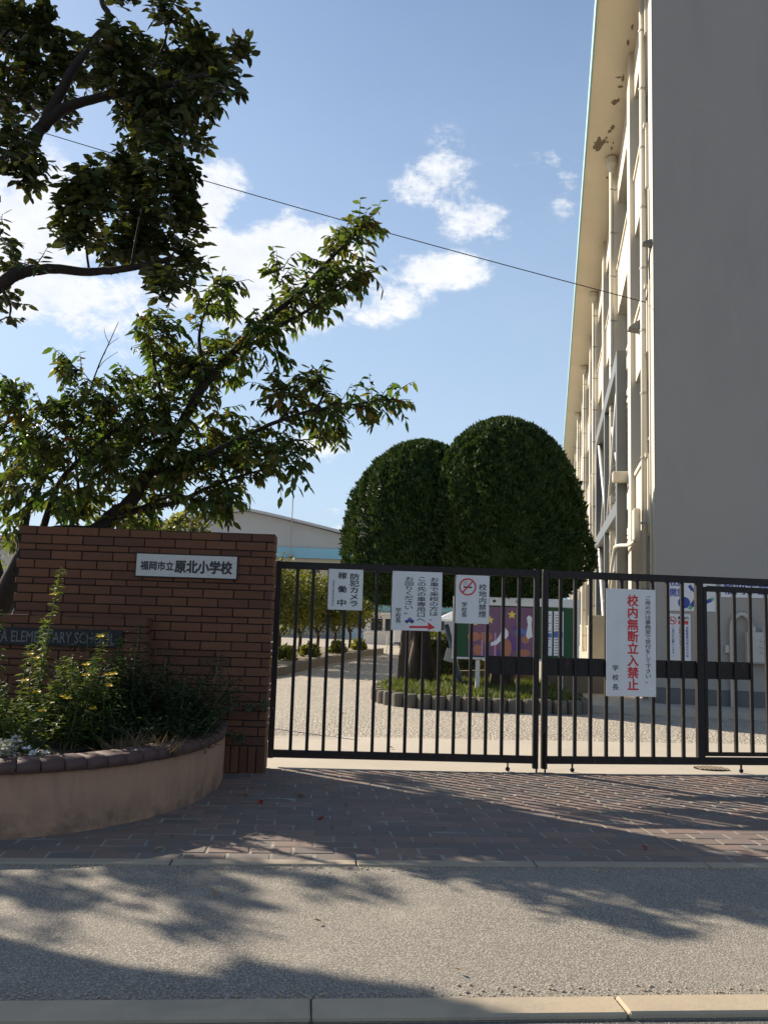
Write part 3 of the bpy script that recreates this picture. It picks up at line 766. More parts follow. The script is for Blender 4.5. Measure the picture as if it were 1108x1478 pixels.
for (a0, a1) in ((.150, .166), (.170, .186)): wn.add([(a0, T_ - .0006, .099), (a1, T_ - .0006, .099), (a1 - .004, T_ - .0006, .112), (a0 + .006, T_ - .0006, .112)], [(0, 1, 2, 3)])
wn.build('car_pictogram', 'ink_grey', s2)
s3 = gate_sign(gl, 1.655, 1.318, .310, .443, 'white no smoking plate with red ring symbol on the left gate leaf')
text_mesh('lettering', '校\n地\n内\n禁\n煙', .212, .284, .06, .365, T_, 'ink_black', s3, .01)
spaced('学校長', .055, .105, .055, .195, s3)
ring(.108, .335, .066, .080, T_).build('ring_symbol', 'ink_red', s3)
flat([(.056, .288), (.066, .278), (.160, .382), (.150, .392)], T_ - .0006).build('ring_symbol', 'ink_red', s3)
flat([(.070, .326), (.150, .324), (.150, .338), (.070, .340)], T_).build('cigarette', 'ink_black', s3)
for k in range(2):
    p = smooth_path([(.075 + k * .02, T_, .350), (.068 + k * .02, T_, .365), (.083 + k * .02, T_, .376), (.080 + k * .02, T_, .392)], 4)
    MB().tube(p, .0022, 5).build('smoke_mark', 'ink_grey', s3)
s4 = gate_sign(gr, .552, .692, .490, .993, 'tall white plate with red no trespassing characters on the right gate leaf')
text_mesh('lettering', '校\n内\n無\n断\n立\n入\n禁\n止', .210, .316, .062, .938, T_, 'ink_red', s4, .03)
text_mesh('lettering', 'ご\n用\nの\n方\nは\n事\n務\n室\nで\n受\n付\nを\nし\nて\n下\nさ\nい\n。', .385, .442, .125, .935, T_, 'ink_black', s4, .008)
spaced('学校長', .062, .120, .058, .285, s4)

dc_ = tag(MB().lathe([(.165, 0), (.165, .006), (.15, .009), (.0, .009)], 28).build('drain_cover', 'black_paint'), 'round dark drain cover in the concrete under the right gate leaf', 'drain cover'); dc_.location = (3.22, 8.56, .001); dc_.scale = (1, .8, 1)
slots = MB()
for a in range(-3, 4):
    for b2 in range(-2, 3): slots.box(a * .042 - .012, a * .042 + .012, b2 * .05 - .018, b2 * .05 + .018, .0085, .0105)
slots.build('slot_bar', 'kerb_concrete', dc_)

# ================================================================== SCHOOL BUILDING
# local axes: x along the gable to the right, y back along the facade, facade outward = -x
bld = thing('school_building', 'long cream four storey school building with grey gable wall, right of the gate', 'building', BC, -BAZ)
LEN, SOF, TOP = 61.0, 13.40, 14.6
def bb(name, mat, x0, x1, y0, y1, z0, z1, parent=None, c=.006): return MB().bbox(x0, x1, y0, y1, z0 - .1, z1 - .1, c).build(name, mat, parent or bld)
bb('gable_wall', 'gable_paint', .004, 14, 0, .25, .35, TOP)
bb('plinth', 'plinth_grey', -.006, 14, -.012, .25, .06, .348)
bb('corner_pilaster', 'cream_paint', 0, .5, .252, .62, .05, SOF)
MB().box(.45, 14, .26, LEN, -.05, TOP - .2).build('body', 'cream_paint', bld)
bb('corner_trim', 'cream_paint', -.004, .003, .0, .25, .35, SOF)
cols = [.62] + [2.72 + 4.68 * k for k in range(13)]
floors = [1.25, 4.35, 7.45, 10.55]
for i, s in enumerate(cols[1:]):
    if s < LEN: bb('pilaster', 'cream_paint', -.15, .44, s, s + .62, .05, SOF - .004)
spm = {}
wfm = {}
for i in range(len(cols) - 1):
    a = cols[i] + (.62 if i else .0) + .004; b2 = cols[i + 1] - .004
    if b2 > LEN: break
    for fl, sill in enumerate(floors):
        bb('spandrel', 'cream_paint', -.05, .40, a, b2, sill - 1.24 if fl else .05, sill)
        bb('sill', 'cream_paint', -.085, -.052, a, b2, sill - .06, sill + .02, c=.004)
        key = (round(b2 - a, 3))
        if key not in wfm:
            w = b2 - a; f = MB(); g = MB(); n_ = max(2, int(w / 1.05))
            f.box(.16, .22, 0, w, 0, .05); f.box(.16, .22, 0, w, 1.80, 1.85); f.box(.17, .21, 0, w, .62, .66)
            for k in range(n_ + 1):
                y = k * (w - .05) / n_; f.box(.155, .225, y, y + .05, .05, 1.80)
            for k in range(n_): y = k * (w - .05) / n_; g.box(.19, .196, y + .05, y + (w - .05) / n_, .05, 1.80)
            wfm[key] = (f.mesh('window', 'frame_alu'), g.mesh('pane', 'window_glass'))
        wo = link('window', wfm[key][0], bld, (0, a, sill + .02 - .1)); link('pane', wfm[key][1], wo)
bb('lintel_band', 'cream_paint', -.05, .40, .62, LEN, 12.36, SOF - .002)
bb('eave', 'soffit_paint', -.88, .45, -.02, LEN, SOF, SOF + .34)
bb('fascia', 'fascia_teal', -.915, -.882, -.03, LEN, SOF - .035, SOF + .40)
bb('parapet', 'gable_paint', .0, 14, -.01, .24, TOP + .002, TOP + .15)
# rain pipes with hoppers and clips
for k, (s, top) in enumerate(((.80, SOF), (6.95, SOF - .45), (16.4, SOF - .45), (25.7, SOF - .45), (35.1, SOF - .45))):
    x = -.085 if k == 0 else -.23
    p = MB().tube([(x, s, .0), (x, s, top - .1)], .055 if k == 0 else .06, 12).build('rain_pipe', 'pipe_paint', bld, True)
    if k: MB().lathe([(.06, 0), (.07, .12), (.15, .26), (.15, .44), (.06, .44)], 12, (x, s, top - .12)).build('hopper', 'pipe_paint', p)
    z = .7
    cm = MB().lathe([(.068, -.016), (.068, .016)], 12); cm.box(0, .15 if k else .085, -.012, .012, -.012, .012); cme = cm.mesh('clip', 'bracket_metal')
    while z < top - .3: link('clip', cme, p, (x, s, z)); z += 1.17
# slim second conduit beside the first pipe
MB().tube([(-.035, .30, .1), (-.035, .30, 3.4), (-.035, .30, 9.0)], .018, 8).build('conduit', 'pipe_paint', bld, True)
# earthquake bracing: steel frame over two storeys and two bays
fr = MB(); y0, y1, zt = 3.55, 12.3, 7.05
fr.bbox(-.36, -.155, y0, y0 + .34, 0, zt, .005); fr.bbox(-.36, -.155, y1 - .34, y1, 0, zt, .005)
fr.bbox(-.36, -.155, y0 + .345, y1 - .345, zt - .36, zt, .005); fr.bbox(-.36, -.155, y0 + .345, y1 - .345, 3.55, 3.85, .005)
ym = (y0 + y1) / 2; fr.bbox(-.36, -.155, ym - .17, ym + .17, .0, 3.545, .005); fr.bbox(-.36, -.155, ym - .17, ym + .17, 3.855, zt - .365, .005)
fro = fr.build('brace_frame', 'brace_steel', bld)
for (za, zb) in ((0.1, 3.6), (3.85, 6.75)):
    for (ya, yb) in ((y0 + .34, ym - .15), (y1 - .34, ym + .15)):
        MB().tube([(-.27, ya, zb), (-.27, yb, za)], .055, 10).build('brace', 'brace_light', fro, True)
        MB().tube([(-.20, ya, za), (-.20, yb, zb)], .055, 10).build('brace', 'brace_light', fro, True)
mb = MB()
for (za, zb) in ((.9, 3.3), (4.2, 6.5)):
    for k in range(14): mb.box(-.14, -.10, y0 + .5, y1 - .5, za + k * (zb - za) / 14, za + k * (zb - za) / 14 + .03)
mb.build('louvre', 'brace_steel', fro)
# cream duct with its elbow over the frame's near post
bb('duct', 'cream_paint', -.46, -.02, 3.30, 3.50, 4.28, 4.50, c=.02); bb('duct', 'cream_paint', -.13, -.02, 3.345, 3.49, .1, 4.275, c=.02)
# junction box, its conduit and a small vent hood
bb('junction_box', 'pipe_paint', -.17, -.03, 1.9, 2.25, 2.95, 3.55, c=.015)
p = smooth_path([(-.12, 2.2, 2.85), (-.20, 2.5, 2.80), (-.38, 3.4, 2.85), (-.40, 3.9, 2.72), (-.40, 5.6, 2.0)], 5)
MB().tube(p, .035, 8).build('conduit', 'pipe_paint', bld, True)
MB().tube([(-.40, 3.7, 2.35), (-.40, 5.6, 1.65)], .03, 8).build('conduit', 'pipe_paint', bld, True)
MB().add([(-.05, 1.75, 7.1), (-.05, 2.05, 7.1), (-.26, 1.75, 6.95), (-.26, 2.05, 6.95), (-.05, 1.75, 6.9), (-.05, 2.05, 6.9)], [(0, 1, 3, 2), (0, 2, 4), (1, 5, 3), (2, 3, 5, 4)]).build('vent_hood', 'brace_steel', bld)
MB().add([(-.01, .05, 7.95), (-.01, .25, 7.95), (-.16, .05, 7.9), (-.16, .25, 7.9), (-.01, .05, 7.86), (-.01, .25, 7.86)], [(0, 1, 3, 2), (0, 2, 4), (1, 5, 3), (2, 3, 5, 4)]).build('vent_hood', 'brace_steel', bld)
MB().tube(smooth_path([(-.02, .16, 7.85), (-.05, .2, 7.6), (-.03, .3, 7.3), (-.04, .6, 7.1)], 5), .014, 6).build('conduit', 'cable_black', bld)
MB().lathe([(.02, 0), (.035, .03), (.02, .06)], 10, (-.06, .55, 7.02)).build('insulator', 'wrap_grey', bld)
# patches where the soffit paint has come away
def patch(x, y, rx, ry, seed):
    q = random.Random(seed); n_ = 19
    pl = [(x + rx * math.cos(2 * math.pi * k / n_) * q.uniform(.45, 1.15), y + ry * math.sin(2 * math.pi * k / n_) * q.uniform(.45, 1.15)) for k in range(n_)]
    MB().prism(pl, SOF - .1045, SOF - .1005).build('bare_patch', 'peel_dark', bld)
for q, a in enumerate(((-.60, 6.3, .13, .36), (-.47, 6.15, .06, .16), (-.36, 5.7, .05, .10), (-.30, 5.55, .06, .12), (-.42, 6.0, .03, .08), (-.38, 6.2, .03, .07), (-.26, 6.5, .025, .12), (-.24, 6.25, .02, .09), (-.33, 4.5, .10, .13), (-.25, 4.42, .04, .10), (-.24, 3.9, .07, .06), (-.21, 3.6, .03, .16), (-.30, 3.55, .10, .035), (-.20, 2.4, .035, .12), (-.16, 1.9, .03, .1), (-.28, 8.0, .03, .08))): patch(*a, q)

def on_gable(g, z, out=.0): return B(g, -.002 - out, z - .1)
# notices on the gable wall
def gsign(name, g0, g1, z0, z1, label, group=None):
    o = thing(name, label, 'sign', on_gable(g0, z0, .012), -BAZ, group)
    MB().bbox(0, g1 - g0, 0, .010, 0, z1 - z0, .001).build('plate', 'sign_white', o)
    return o
g1 = gsign('playground_sign', .16, .945, 1.605, 2.17, 'white playground notice with blue running figures on the grey gable wall')
text_mesh('lettering', '校庭', .07, .285, .405, .535, T_, 'ink_blue', g1, .03); text_mesh('lettering', '開放', .07, .285, .235, .365, T_, 'ink_blue', g1, .03)
flat(disc(.285, .135, .095, .095), T_).build('ball_mark', 'ink_blue', g1)
flat(disc(.475, .50, .06, .06), T_).build('head_mark', 'ink_green', g1)
def limb(pts, w, mat): 
    mb = MB()
    for a, b2 in zip(pts[:-1], pts[1:]):
        d = Vector((b2[0] - a[0], b2[1] - a[1])); nn = Vector((-d.y, d.x)).normalized() * w
        mb.add([(a[0] + nn.x, T_, a[1] + nn.y), (b2[0] + nn.x, T_, b2[1] + nn.y), (b2[0] - nn.x, T_, b2[1] - nn.y), (a[0] - nn.x, T_, a[1] - nn.y)], [(0, 1, 2, 3)])
    mb.build('figure_mark', mat, g1)
limb([(.37, .42), (.42, .34), (.52, .33)], .028, 'ink_blue'); limb([(.52, .33), (.50, .22), (.40, .08)], .034, 'ink_blue'); limb([(.40, .08), (.37, .03)], .026, 'ink_green')
limb([(.54, .36), (.60, .14), (.71, .19)], .03, 'ink_blue'); limb([(.71, .19), (.745, .22)], .026, 'ink_green')
g2 = gsign('no_smoking_notice', .185, .545, .80, 1.555, 'narrow white no smoking notice below the playground notice on the gable wall')
ring(.075, .645, .052, .066, T_).build('ring_symbol', 'ink_red', g2); flat([(.030, .680), (.040, .690), (.120, .610), (.110, .600)], T_ - .0006).build('ring_symbol', 'ink_red', g2)
flat([(.04, .638), (.11, .638), (.11, .652), (.04, .652)], T_).build('cigarette', 'ink_black', g2)
text_mesh('lettering', '敷地内', .165, .325, .665, .715, T_, 'ink_black', g2, .03); text_mesh('lettering', '禁煙', .165, .325, .585, .645, T_, 'ink_red', g2, .04)
for x, tx, z0 in ((.285, '受\n動\n喫\n煙\nの\n防\n止\nの\nた\nめ', .06), (.175, 'を\n実\n施\nし\nて\nい\nま\nす\n。', .2), (.065, 'ご\n協\n力\nを\nお\n願\nい\nし\nま\nす\n。', .06)):
    text_mesh('lettering', tx, x, x + .038, z0, .55, T_, 'ink_blue', g2, .02)
g3 = gsign('school_banner', 1.02, 3.1, 1.845, 2.14, 'long white school banner board high on the gable behind the wicket door')
text_mesh('lettering', '福岡市立原北小学校', .04, 1.6, .05, .235, T_, 'ink_blue', g3, .02)

mbx = thing('meter_box', 'grey metal meter box with handles fixed on the gable wall behind the wicket', 'meter box', on_gable(1.37, .80), -BAZ)
MB().bbox(0, .62, -.22, -.002, 0, .50, .012).build('casing', 'box_grey', mbx)
MB().bbox(.02, .60, -.235, -.221, .02, .48, .006).build('door', 'box_grey', mbx)
for zz in (.36, .26, .18): MB().tube(smooth_path([(.20, -.236, zz), (.20, -.27, zz + .01), (.27, -.275, zz + .03), (.27, -.236, zz + .035)], 4), .011, 7).build('handle', 'aluminium', mbx)
for xx in (.12, .28): MB().lathe([(.03, 0), (.03, .06), (.015, .09)], 10, (xx, -.12, .5)).build('cable_gland', 'box_grey', mbx)
wp = thing('service_pipe', 'pale wrapped service pipe rising on the gable wall beside the meter box', 'pipe', on_gable(1.165, .0), -BAZ)
MB().tube(smooth_path([(0, -.06, .0), (0, -.06, .7), (0, -.06, 1.30), (.04, -.06, 1.50), (.16, -.06, 1.58), (.27, -.06, 1.50), (.30, -.06, 1.30), (.30, -.08, 1.0)], 5), [.036] * 36, 10).build('pipe', 'box_grey', wp, True)
mb = MB(); 
for k in range(6): mb.tube([(0, -.06, .55 + k * .045), (0, -.06, .575 + k * .045)], .058 - .004 * (k % 2), 10)
mb.build('wrapping', 'wrap_grey', wp, True)
MB().bbox(-.10, -.04, -.07, -.002, .95, 1.08, .008).build('valve', 'box_grey', wp)

# outdoor cooling unit against the facade
ac = thing('air_conditioner', 'tall beige outdoor air conditioner unit standing behind the topiary bed by the building', 'air conditioner', B(-.95, 2.7, 0), -BAZ)
MB().bbox(0, .42, 0, .62, .10, 1.42, .015).build('casing', 'beige_plastic', ac)
mb = MB()
for k in range(26): mb.box(-.006, .0, .05, .57, .22 + k * .045, .232 + k * .045)
mb.build('grille', 'fin_dark', ac)
for yy in (.05, .50): MB().box(.0, .42, yy, yy + .07, 0, .098).build('foot', 'fin_dark', ac)
MB().tube(smooth_path([(.40, -.02, .25), (.55, -.06, .08), (.75, -.1, .03), (.9, .2, .03)], 5), .02, 8).build('hose', 'pipe_paint', ac, True)

# ================================================================== TOPIARY BED
edge = smooth_path([(.75, 17.6, 0), (.30, 16.6, 0), (.06, 15.6, 0), (-.02, 14.8, 0), (.06, 14.1, 0), (.34, 13.62, 0), (.80, 13.38, 0), (1.5, 13.25, 0), (2.3, 13.2, 0), (3.05, 13.32, 0), (3.12, 14.2, 0), (3.2, 15.4, 0)], 8)
bed = thing('topiary_bed', 'grassy bed edged with short round concrete logs under the clipped trees', 'flower bed', (0, 0, 0))
EL = [0]
for i in range(1, len(edge)): EL.append(EL[-1] + (edge[i] - edge[i - 1]).length)
lm = []
for k in range(4):
    r_ = .108; prof = [(r_, -.05), (r_, .17), (r_ * .96, .195), (r_ * .85, .205)]
    m_ = MB().lathe(prof, 12); m_.v = [(x * random.uniform(.97, 1.03), y * random.uniform(.97, 1.03), z) for x, y, z in m_.v]; lm.append(m_.mesh('edging_log', 'log_concrete'))
s = .1; i = 1
while s < EL[-1]:
    while EL[i] < s: i += 1
    p = edge[i - 1].lerp(edge[i], (s - EL[i - 1]) / (EL[i] - EL[i - 1]))
    link('edging_log', random.choice(lm), bed, p + Vector((0, 0, random.uniform(-.012, .012))), (0, 0, random.uniform(0, 6))); s += .226
poly = [(p.x, p.y) for p in edge] + [(3.2, 17.6)]
MB().prism(poly, -.02, .17).build('soil', 'soil', bed)
def inside(x, y):
    c = False; n_ = len(poly); j = n_ - 1
    for i in range(n_):
        if (poly[i][1] > y) != (poly[j][1] > y) and x < (poly[j][0] - poly[i][0]) * (y - poly[i][1]) / (poly[j][1] - poly[i][1]) + poly[i][0]: c = not c
        j = i
    return c
gp, ga, gs = [], [], []
while len(gp) < 9000:
    x, y = random.uniform(-.1, 3.2), random.uniform(13.2, 17.4)
    if not inside(x, y): continue
    if random.random() > .45 + .55 * math.sin(x * 3.1 + y * 1.3) ** 2: continue
    gp.append((x, y, .165)); ga.append((random.uniform(-.5, .5), random.uniform(-.5, .5), 1)); gs.append(random.uniform(.05, .15))
o = link('grass', scatter_mesh('grass', blade_template(.16), gp, ga, rng.normal(size=(len(gp), 3)), gs, 'grass_blade'), bed); o['kind'] = 'stuff'

def topiary(label, c, r, z0, z1, seed, n=60000, trunk_r=.16, bulge=None):
    """bullet shaped clipped conifer: upswept sprays in uneven tufts over a dark core"""
    q = np.random.default_rng(seed)
    t = thing('topiary_tree', label, 'tree', (c[0], c[1], 0), 0, 'clipped dome shaped conifers behind the gate')
    H = z1 - z0
    def rad(u):       # u 0 bottom .. 1 top
        u = np.clip(u, 0, 1)
        lo = np.clip(u / .24, 0, 1)
        return r * (.66 + .34 * np.sin(lo * np.pi / 2)) * np.clip(1 - np.clip((u - .36) / .64, 0, 1) ** 2.3, 0, 1) ** .54
    def lump(a, u):
        return (1 + .022 * np.sin(a * 3 + seed * 3 + u * 5) + .026 * np.sin(a * 9 + seed) * np.sin(u * 13 + seed * 2) + .018 * np.sin(a * 17 + 1.3 * seed + u * 9) + .014 * np.sin(a * 31 + u * 23))
    def lobe(a, u):
        if not bulge: return 0
        a0, u0, k = bulge; d = np.angle(np.exp(1j * (a - a0)))
        return k * np.exp(-(d / .7) ** 2 - ((u - u0) / .16) ** 2)
    # core
    mb = MB(); nu, na = 22, 36; v = []
    for i in range(nu + 1):
        u = i / nu
        for k in range(na):
            a = 2 * math.pi * k / na; rr = float(rad(u) * lump(a, u) + lobe(a, u)) * .90
            v.append((rr * math.cos(a), rr * math.sin(a), z0 + u * H * .985))
    f = [(i * na + k, i * na + (k + 1) % na, (i + 1) * na + (k + 1) % na, (i + 1) * na + k) for i in range(nu) for k in range(na)] + [tuple(range(na))[::-1]]
    cr_ = mb.add(v, f).build('crown', 'cypress_leaf', t, True); cr_['kind'] = 'stuff'
    # sprays gathered in tufts
    nt = n // 14
    u = q.random(nt) ** .92; a = q.random(nt) * 2 * np.pi
    under = q.random(nt) < .07; u[under] = q.random(under.sum()) * .03
    P_, A_, N_, S_ = [], [], [], []
    for k in range(14):
        uu = np.clip(u + q.normal(0, .012, nt), 0, .999); aa = a + q.normal(0, .035, nt)
        depth = q.uniform(-.07, .02, nt) + .042 * np.sin(aa * 23 + 7 * np.sin(uu * 20 + seed)) * np.sin(uu * 41 + 2 * aa) + .03 * np.sin(aa * 13 + 5 * np.sin(uu * 11)) * np.sin(uu * 19 + seed)
        rr = rad(uu) * lump(aa, uu) + lobe(aa, uu) + depth
        rr = np.where(uu < .035, rr * np.sqrt(q.random(nt)), rr)
        p = np.stack([rr * np.cos(aa), rr * np.sin(aa), z0 + uu * H + np.where(uu > .97, q.uniform(0, .02, nt), 0)], 1)
        # outward normal tilts upward towards the top
        e = 1e-2; dr = (rad(uu + e) - rad(uu - e)) / (2 * e * H)
        nx = np.stack([np.cos(aa), np.sin(aa), -dr], 1); nx /= np.linalg.norm(nx, axis=1, keepdims=True)
        ax = nx * .75 + np.array([0, 0, .75]) + q.normal(0, .42, (nt, 3)); ax[uu < .035] += np.array([0, 0, -1.6])
        P_.append(p); A_.append(ax); N_.append(nx + q.normal(0, .55, (nt, 3))); S_.append(q.uniform(.04, .095, nt))
    # long untrimmed shoots on the top
    m = 170; aa = q.random(m) * 2 * np.pi; rr = r * .45 * np.sqrt(q.random(m)); uu = .965 - .12 * (rr / (r * .45)) ** 2
    P_.append(np.stack([rr * np.cos(aa), rr * np.sin(aa), z0 + uu * H + .0], 1)); A_.append(np.array([0, 0, 1.]) + q.normal(0, .12, (m, 3))); N_.append(q.normal(0, 1, (m, 3))); S_.append(q.uniform(.1, .2, m))
    o = link('sprays', scatter_mesh('sprays', blade_template(.42), np.concatenate(P_), np.concatenate(A_), np.concatenate(N_), np.concatenate(S_), 'cypress_leaf'), t); o['kind'] = 'stuff'
    return t
def buttress_trunk(t, r0, r1, h, seed, lean=(0, 0)):
    mb = MB(); v = []; n_ = 36; q = random.Random(seed); ph = [q.uniform(0, 6) for _ in range(4)]; rows_ = 14
    for i in range(rows_ + 1):
        u = i / rows_; rr = r1 + (r0 - r1) * (1 - u) ** 2.2
        for k in range(n_):
            a = 2 * math.pi * k / n_; m = 1 + .20 * math.sin(5 * a + ph[0] + u * 1.2) + .13 * math.sin(9 * a + ph[1] - u * 2) + q.uniform(-.03, .03)
            v.append((lean[0] * u + rr * m * math.cos(a), lean[1] * u + rr * m * math.sin(a), .1 + u * h))
    f = [(i * n_ + k, i * n_ + (k + 1) % n_, (i + 1) * n_ + (k + 1) % n_, (i + 1) * n_ + k) for i in range(rows_) for k in range(n_)]
    mb.add(v, f).build('trunk', 'cypress_bark', t, True)
    for k in range(5):
        a = q.uniform(0, 6.28); p = smooth_path([(lean[0], lean[1], h - .2), (lean[0] + .35 * math.cos(a), lean[1] + .35 * math.sin(a), h + .25), (lean[0] + .8 * math.cos(a), lean[1] + .8 * math.sin(a), h + .7)], 4)
        MB().tube(p, [.06 - .004 * i for i in range(len(p))], 7).build('limb', 'cypress_bark', t, True)
tb = topiary('clipped dome conifer on the left, partly behind the bigger one, its trunk staked', (.71, 16.4), 1.40, 1.64, 4.70, 3, 62000)
buttress_trunk(tb, .34, .20, 1.9, 5, (-.05, 0))
ta = topiary('bigger clipped dome conifer with bushy right flank, beside the school building', (2.16, 15.6), 1.38, 1.66, 5.00, 8, 70000, bulge=(R(-12), .22, .24))
buttress_trunk(ta, .19, .13, 1.9, 7, (.1, 0))
for (p0, p1, r_, mat, lab) in (((.52, 16.1, .15), (.74, 16.25, 1.42), .055, 'stake_wood', 'leaning wooden stake on the left side of the thick trunk'), ((1.50, 16.0, .15), (1.22, 16.2, 1.25), .05, 'stake_metal', 'leaning blue grey stake on the right side of the thick trunk')):
    tag(MB().tube([p0, Vector(p0).lerp(Vector(p1), .5), p1], [r_, r_ * .97, r_ * .93], 9).build('tree_stake', mat, None, True), lab, 'stake', 'stakes at the topiary trunk')
tb_ = tag(MB().bbox(-.12, .12, -.02, .02, 0, .24, .01).build('tree_tag', 'white_plastic'), 'small white tag plate tied on the stake beside the thick trunk', 'tag'); tb_.location = (1.28, 15.98, .58); tb_.rotation_euler = (.1, .25, 0)
MB().tube([(0, -.001, .2), (.0, .06, .3), (.05, .1, .36)], .006, 6).build('tie', 'cable_black', tb_)
tag(MB().lathe([(.10, 0), (.09, .3), (.085, .72), (.07, .76)], 9, (2.18, 16.5, .15)).build('tree_stump', 'stake_wood', None, True), 'short pale stump standing in the grass under the notice board', 'stump')
lw = tag(MB().bbox(0, 1.1, 0, .22, 0, .52, .01).build('low_wall', 'dirt'), 'low brownish retaining wall between topiary bed and air conditioner', 'wall'); lw.location = (3.02, 16.0, 0); lw.rotation_euler = (0, 0, -.12)
lw2 = tag(MB().bbox(0, 1.5, 0, .16, 0, .26, .01).build('low_wall', 'stake_wood'), 'low rusty brown garden kerb behind the grass left of the stump', 'wall'); lw2.location = (1.55, 17.1, .1); lw2.rotation_euler = (0, -.05, .1)

# clipped hedge behind
def hedge(name, label, x0, x1, y0, y1, z0, z1, n, seed, mat='bed_tree_leaf', size=(.05, .09), group=None):
    q = np.random.default_rng(seed); t = thing(name, label, 'hedge', ((x0 + x1) / 2, (y0 + y1) / 2, z0), 0, group)
    w, d, h = (x1 - x0) / 2, (y1 - y0) / 2, z1 - z0
    p = q.uniform(-1, 1, (n, 3)); k = np.max(np.abs(p), axis=1, keepdims=True); p = p / k * (1 - np.abs(q.normal(0, .09, (n, 1))))
    p = p * (1 - .12 * (np.abs(p[:, :1]) ** 4 + np.abs(p[:, 1:2]) ** 4) * (p[:, 2:3] > 0))
    p = p * np.array([w, d, h / 2]) + np.array([0, 0, h / 2]); p += .03 * np.sin(p[:, [1, 2, 0]] * 9 + seed)
    ax = p - np.array([0, 0, h / 2]) + q.normal(0, .35, (n, 3)) + np.array([0, 0, .3])
    o = link('foliage', scatter_mesh('foliage', leaf_template(.55), p, ax, q.normal(0, 1, (n, 3)), q.uniform(*size, n), mat), t); o['kind'] = 'stuff'
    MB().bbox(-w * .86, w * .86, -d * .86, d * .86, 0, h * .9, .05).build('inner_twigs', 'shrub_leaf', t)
    return t
hedge('hedge', 'clipped yellow green hedge behind the thick staked trunk', .66, 2.2, 18.2, 19.2, .0, 1.02, 5200, 4)

# notice board with glass doors
nb = thing('notice_board', 'white framed school notice board with purple poster, behind the gate', 'notice board', (1.25, 14.62, 0), .02)
NW = 2.05
for x in (.36, 1.75): MB().bbox(x, x + .07, .03, .10, .1, .80, .006).build('post', 'aluminium', nb)
MB().bbox(.0, NW, .02, .17, .74, 1.60, .005).build('backing', 'felt_green', nb)
MB().bbox(-.03, NW + .03, -.02, .20, 1.605, 1.745, .008).build('header', 'board_white', nb)
MB().bbox(-.03, NW + .03, -.02, .20, .70, .738, .006).build('ledge', 'aluminium', nb)
for x in (-.03, NW - .01): MB().bbox(x, x + .04, -.02, .20, .74, 1.603, .004).build('frame_side', 'aluminium', nb)
MB().bbox(1.36, 1.40, -.005, .018, .742, 1.60, .003).build('frame_mullion', 'aluminium', nb)
for x in (.62, 1.02): MB().bbox(x, x + .05, -.024, -.021, 1.655, 1.70, .0008).build('header_mark', 'ink_black', nb)
po = MB().bbox(.22, 1.33, .008, .0195, .76, 1.585, .0008).build('poster', 'print_purple', nb); PY = .0072
def star(cx, cz, r_, k=.45): return [(cx + (r_ if i % 2 == 0 else r_ * k) * math.sin(i * math.pi / 5), cz + (r_ if i % 2 == 0 else r_ * k) * math.cos(i * math.pi / 5)) for i in range(10)]
def star_at(cx, cz, r_): 
    mb = MB(); s_ = star(cx, cz, r_); mb.add([(cx, PY, cz)] + [(x, PY, z) for x, z in s_], [(0, i + 1, (i + 1) % 10 + 1) for i in range(10)]); mb.build('poster_star', 'print_yellow', po)
for a in ((.58, 1.36, .075), (.95, 1.46, .08), (.82, 1.22, .045), (.34, 1.30, .05)): star_at(*a)
flat([(.60, .93), (.70, .955), (.77, 1.02), (.80, 1.12), (.79, 1.22), (.75, 1.12), (.69, 1.03), (.60, .985)], PY).build('poster_moon', 'print_white', po)
flat(disc(.83, 1.14, .065, .085), PY).build('poster_ghost', 'print_white', po); flat([(1.20, 1.42), (1.24, 1.46), (1.29, 1.42), (1.28, 1.30), (1.30, 1.10), (1.22, 1.06), (1.19, 1.12), (1.22, 1.30)], PY).build('poster_ghost', 'print_white', po)
for a in ((.32, 1.08, .11, .075), (.53, 1.08, .10, .085), (.86, .90, .09, .16), (1.15, .83, .12, .06), (.38, .86, .07, .09), (1.18, 1.05, .07, .06)): flat(disc(*a), PY + .0004).build('poster_pumpkin', 'print_orange', po)
for a in ((1.0, .98, .14, .12), (.50, .82, .08, .05), (.74, .82, .06, .05), (1.02, 1.24, .07, .05), (1.1, 1.17, .1, .07)): flat(disc(*a), PY + .0007).build('poster_oval', 'print_violet' if a[0] != 1.1 else 'print_blue', po)  # printed violet and blue ovals
for x in (.44, .66, .92, 1.10): flat([(x, .765), (x + .03, .765), (x + .03, 1.15), (x, 1.15)], PY + .0005).build('poster_stripe', 'print_pink' if x < .9 else 'print_violet', po)
for x, z0, z1 in ((1.47, .80, 1.54), (1.66, .80, 1.54)):
    nt_ = MB().bbox(x, x + .16, .012, .0195, z0, z1, .0008).build('notice', 'print_white', nb); mb = MB()
    for k in range(15): mb.add([(x + .02, .0112, z1 - .06 - k * .045), (x + .14 - .03 * (k % 3), .0112, z1 - .06 - k * .045), (x + .14 - .03 * (k % 3), .0112, z1 - .075 - k * .045), (x + .02, .0112, z1 - .075 - k * .045)], [(0, 1, 2, 3)])
    mb.build('notice_lines', 'ink_grey', nt_)
flat([(1.66, 1.10), (1.81, 1.10), (1.81, 1.20), (1.66, 1.20)], .0108).build('notice_picture', 'print_blue', nb); flat([(1.48, 1.10), (1.62, 1.10), (1.62, 1.17), (1.48, 1.17)], .0108).build('notice_picture', 'print_blue', nb)

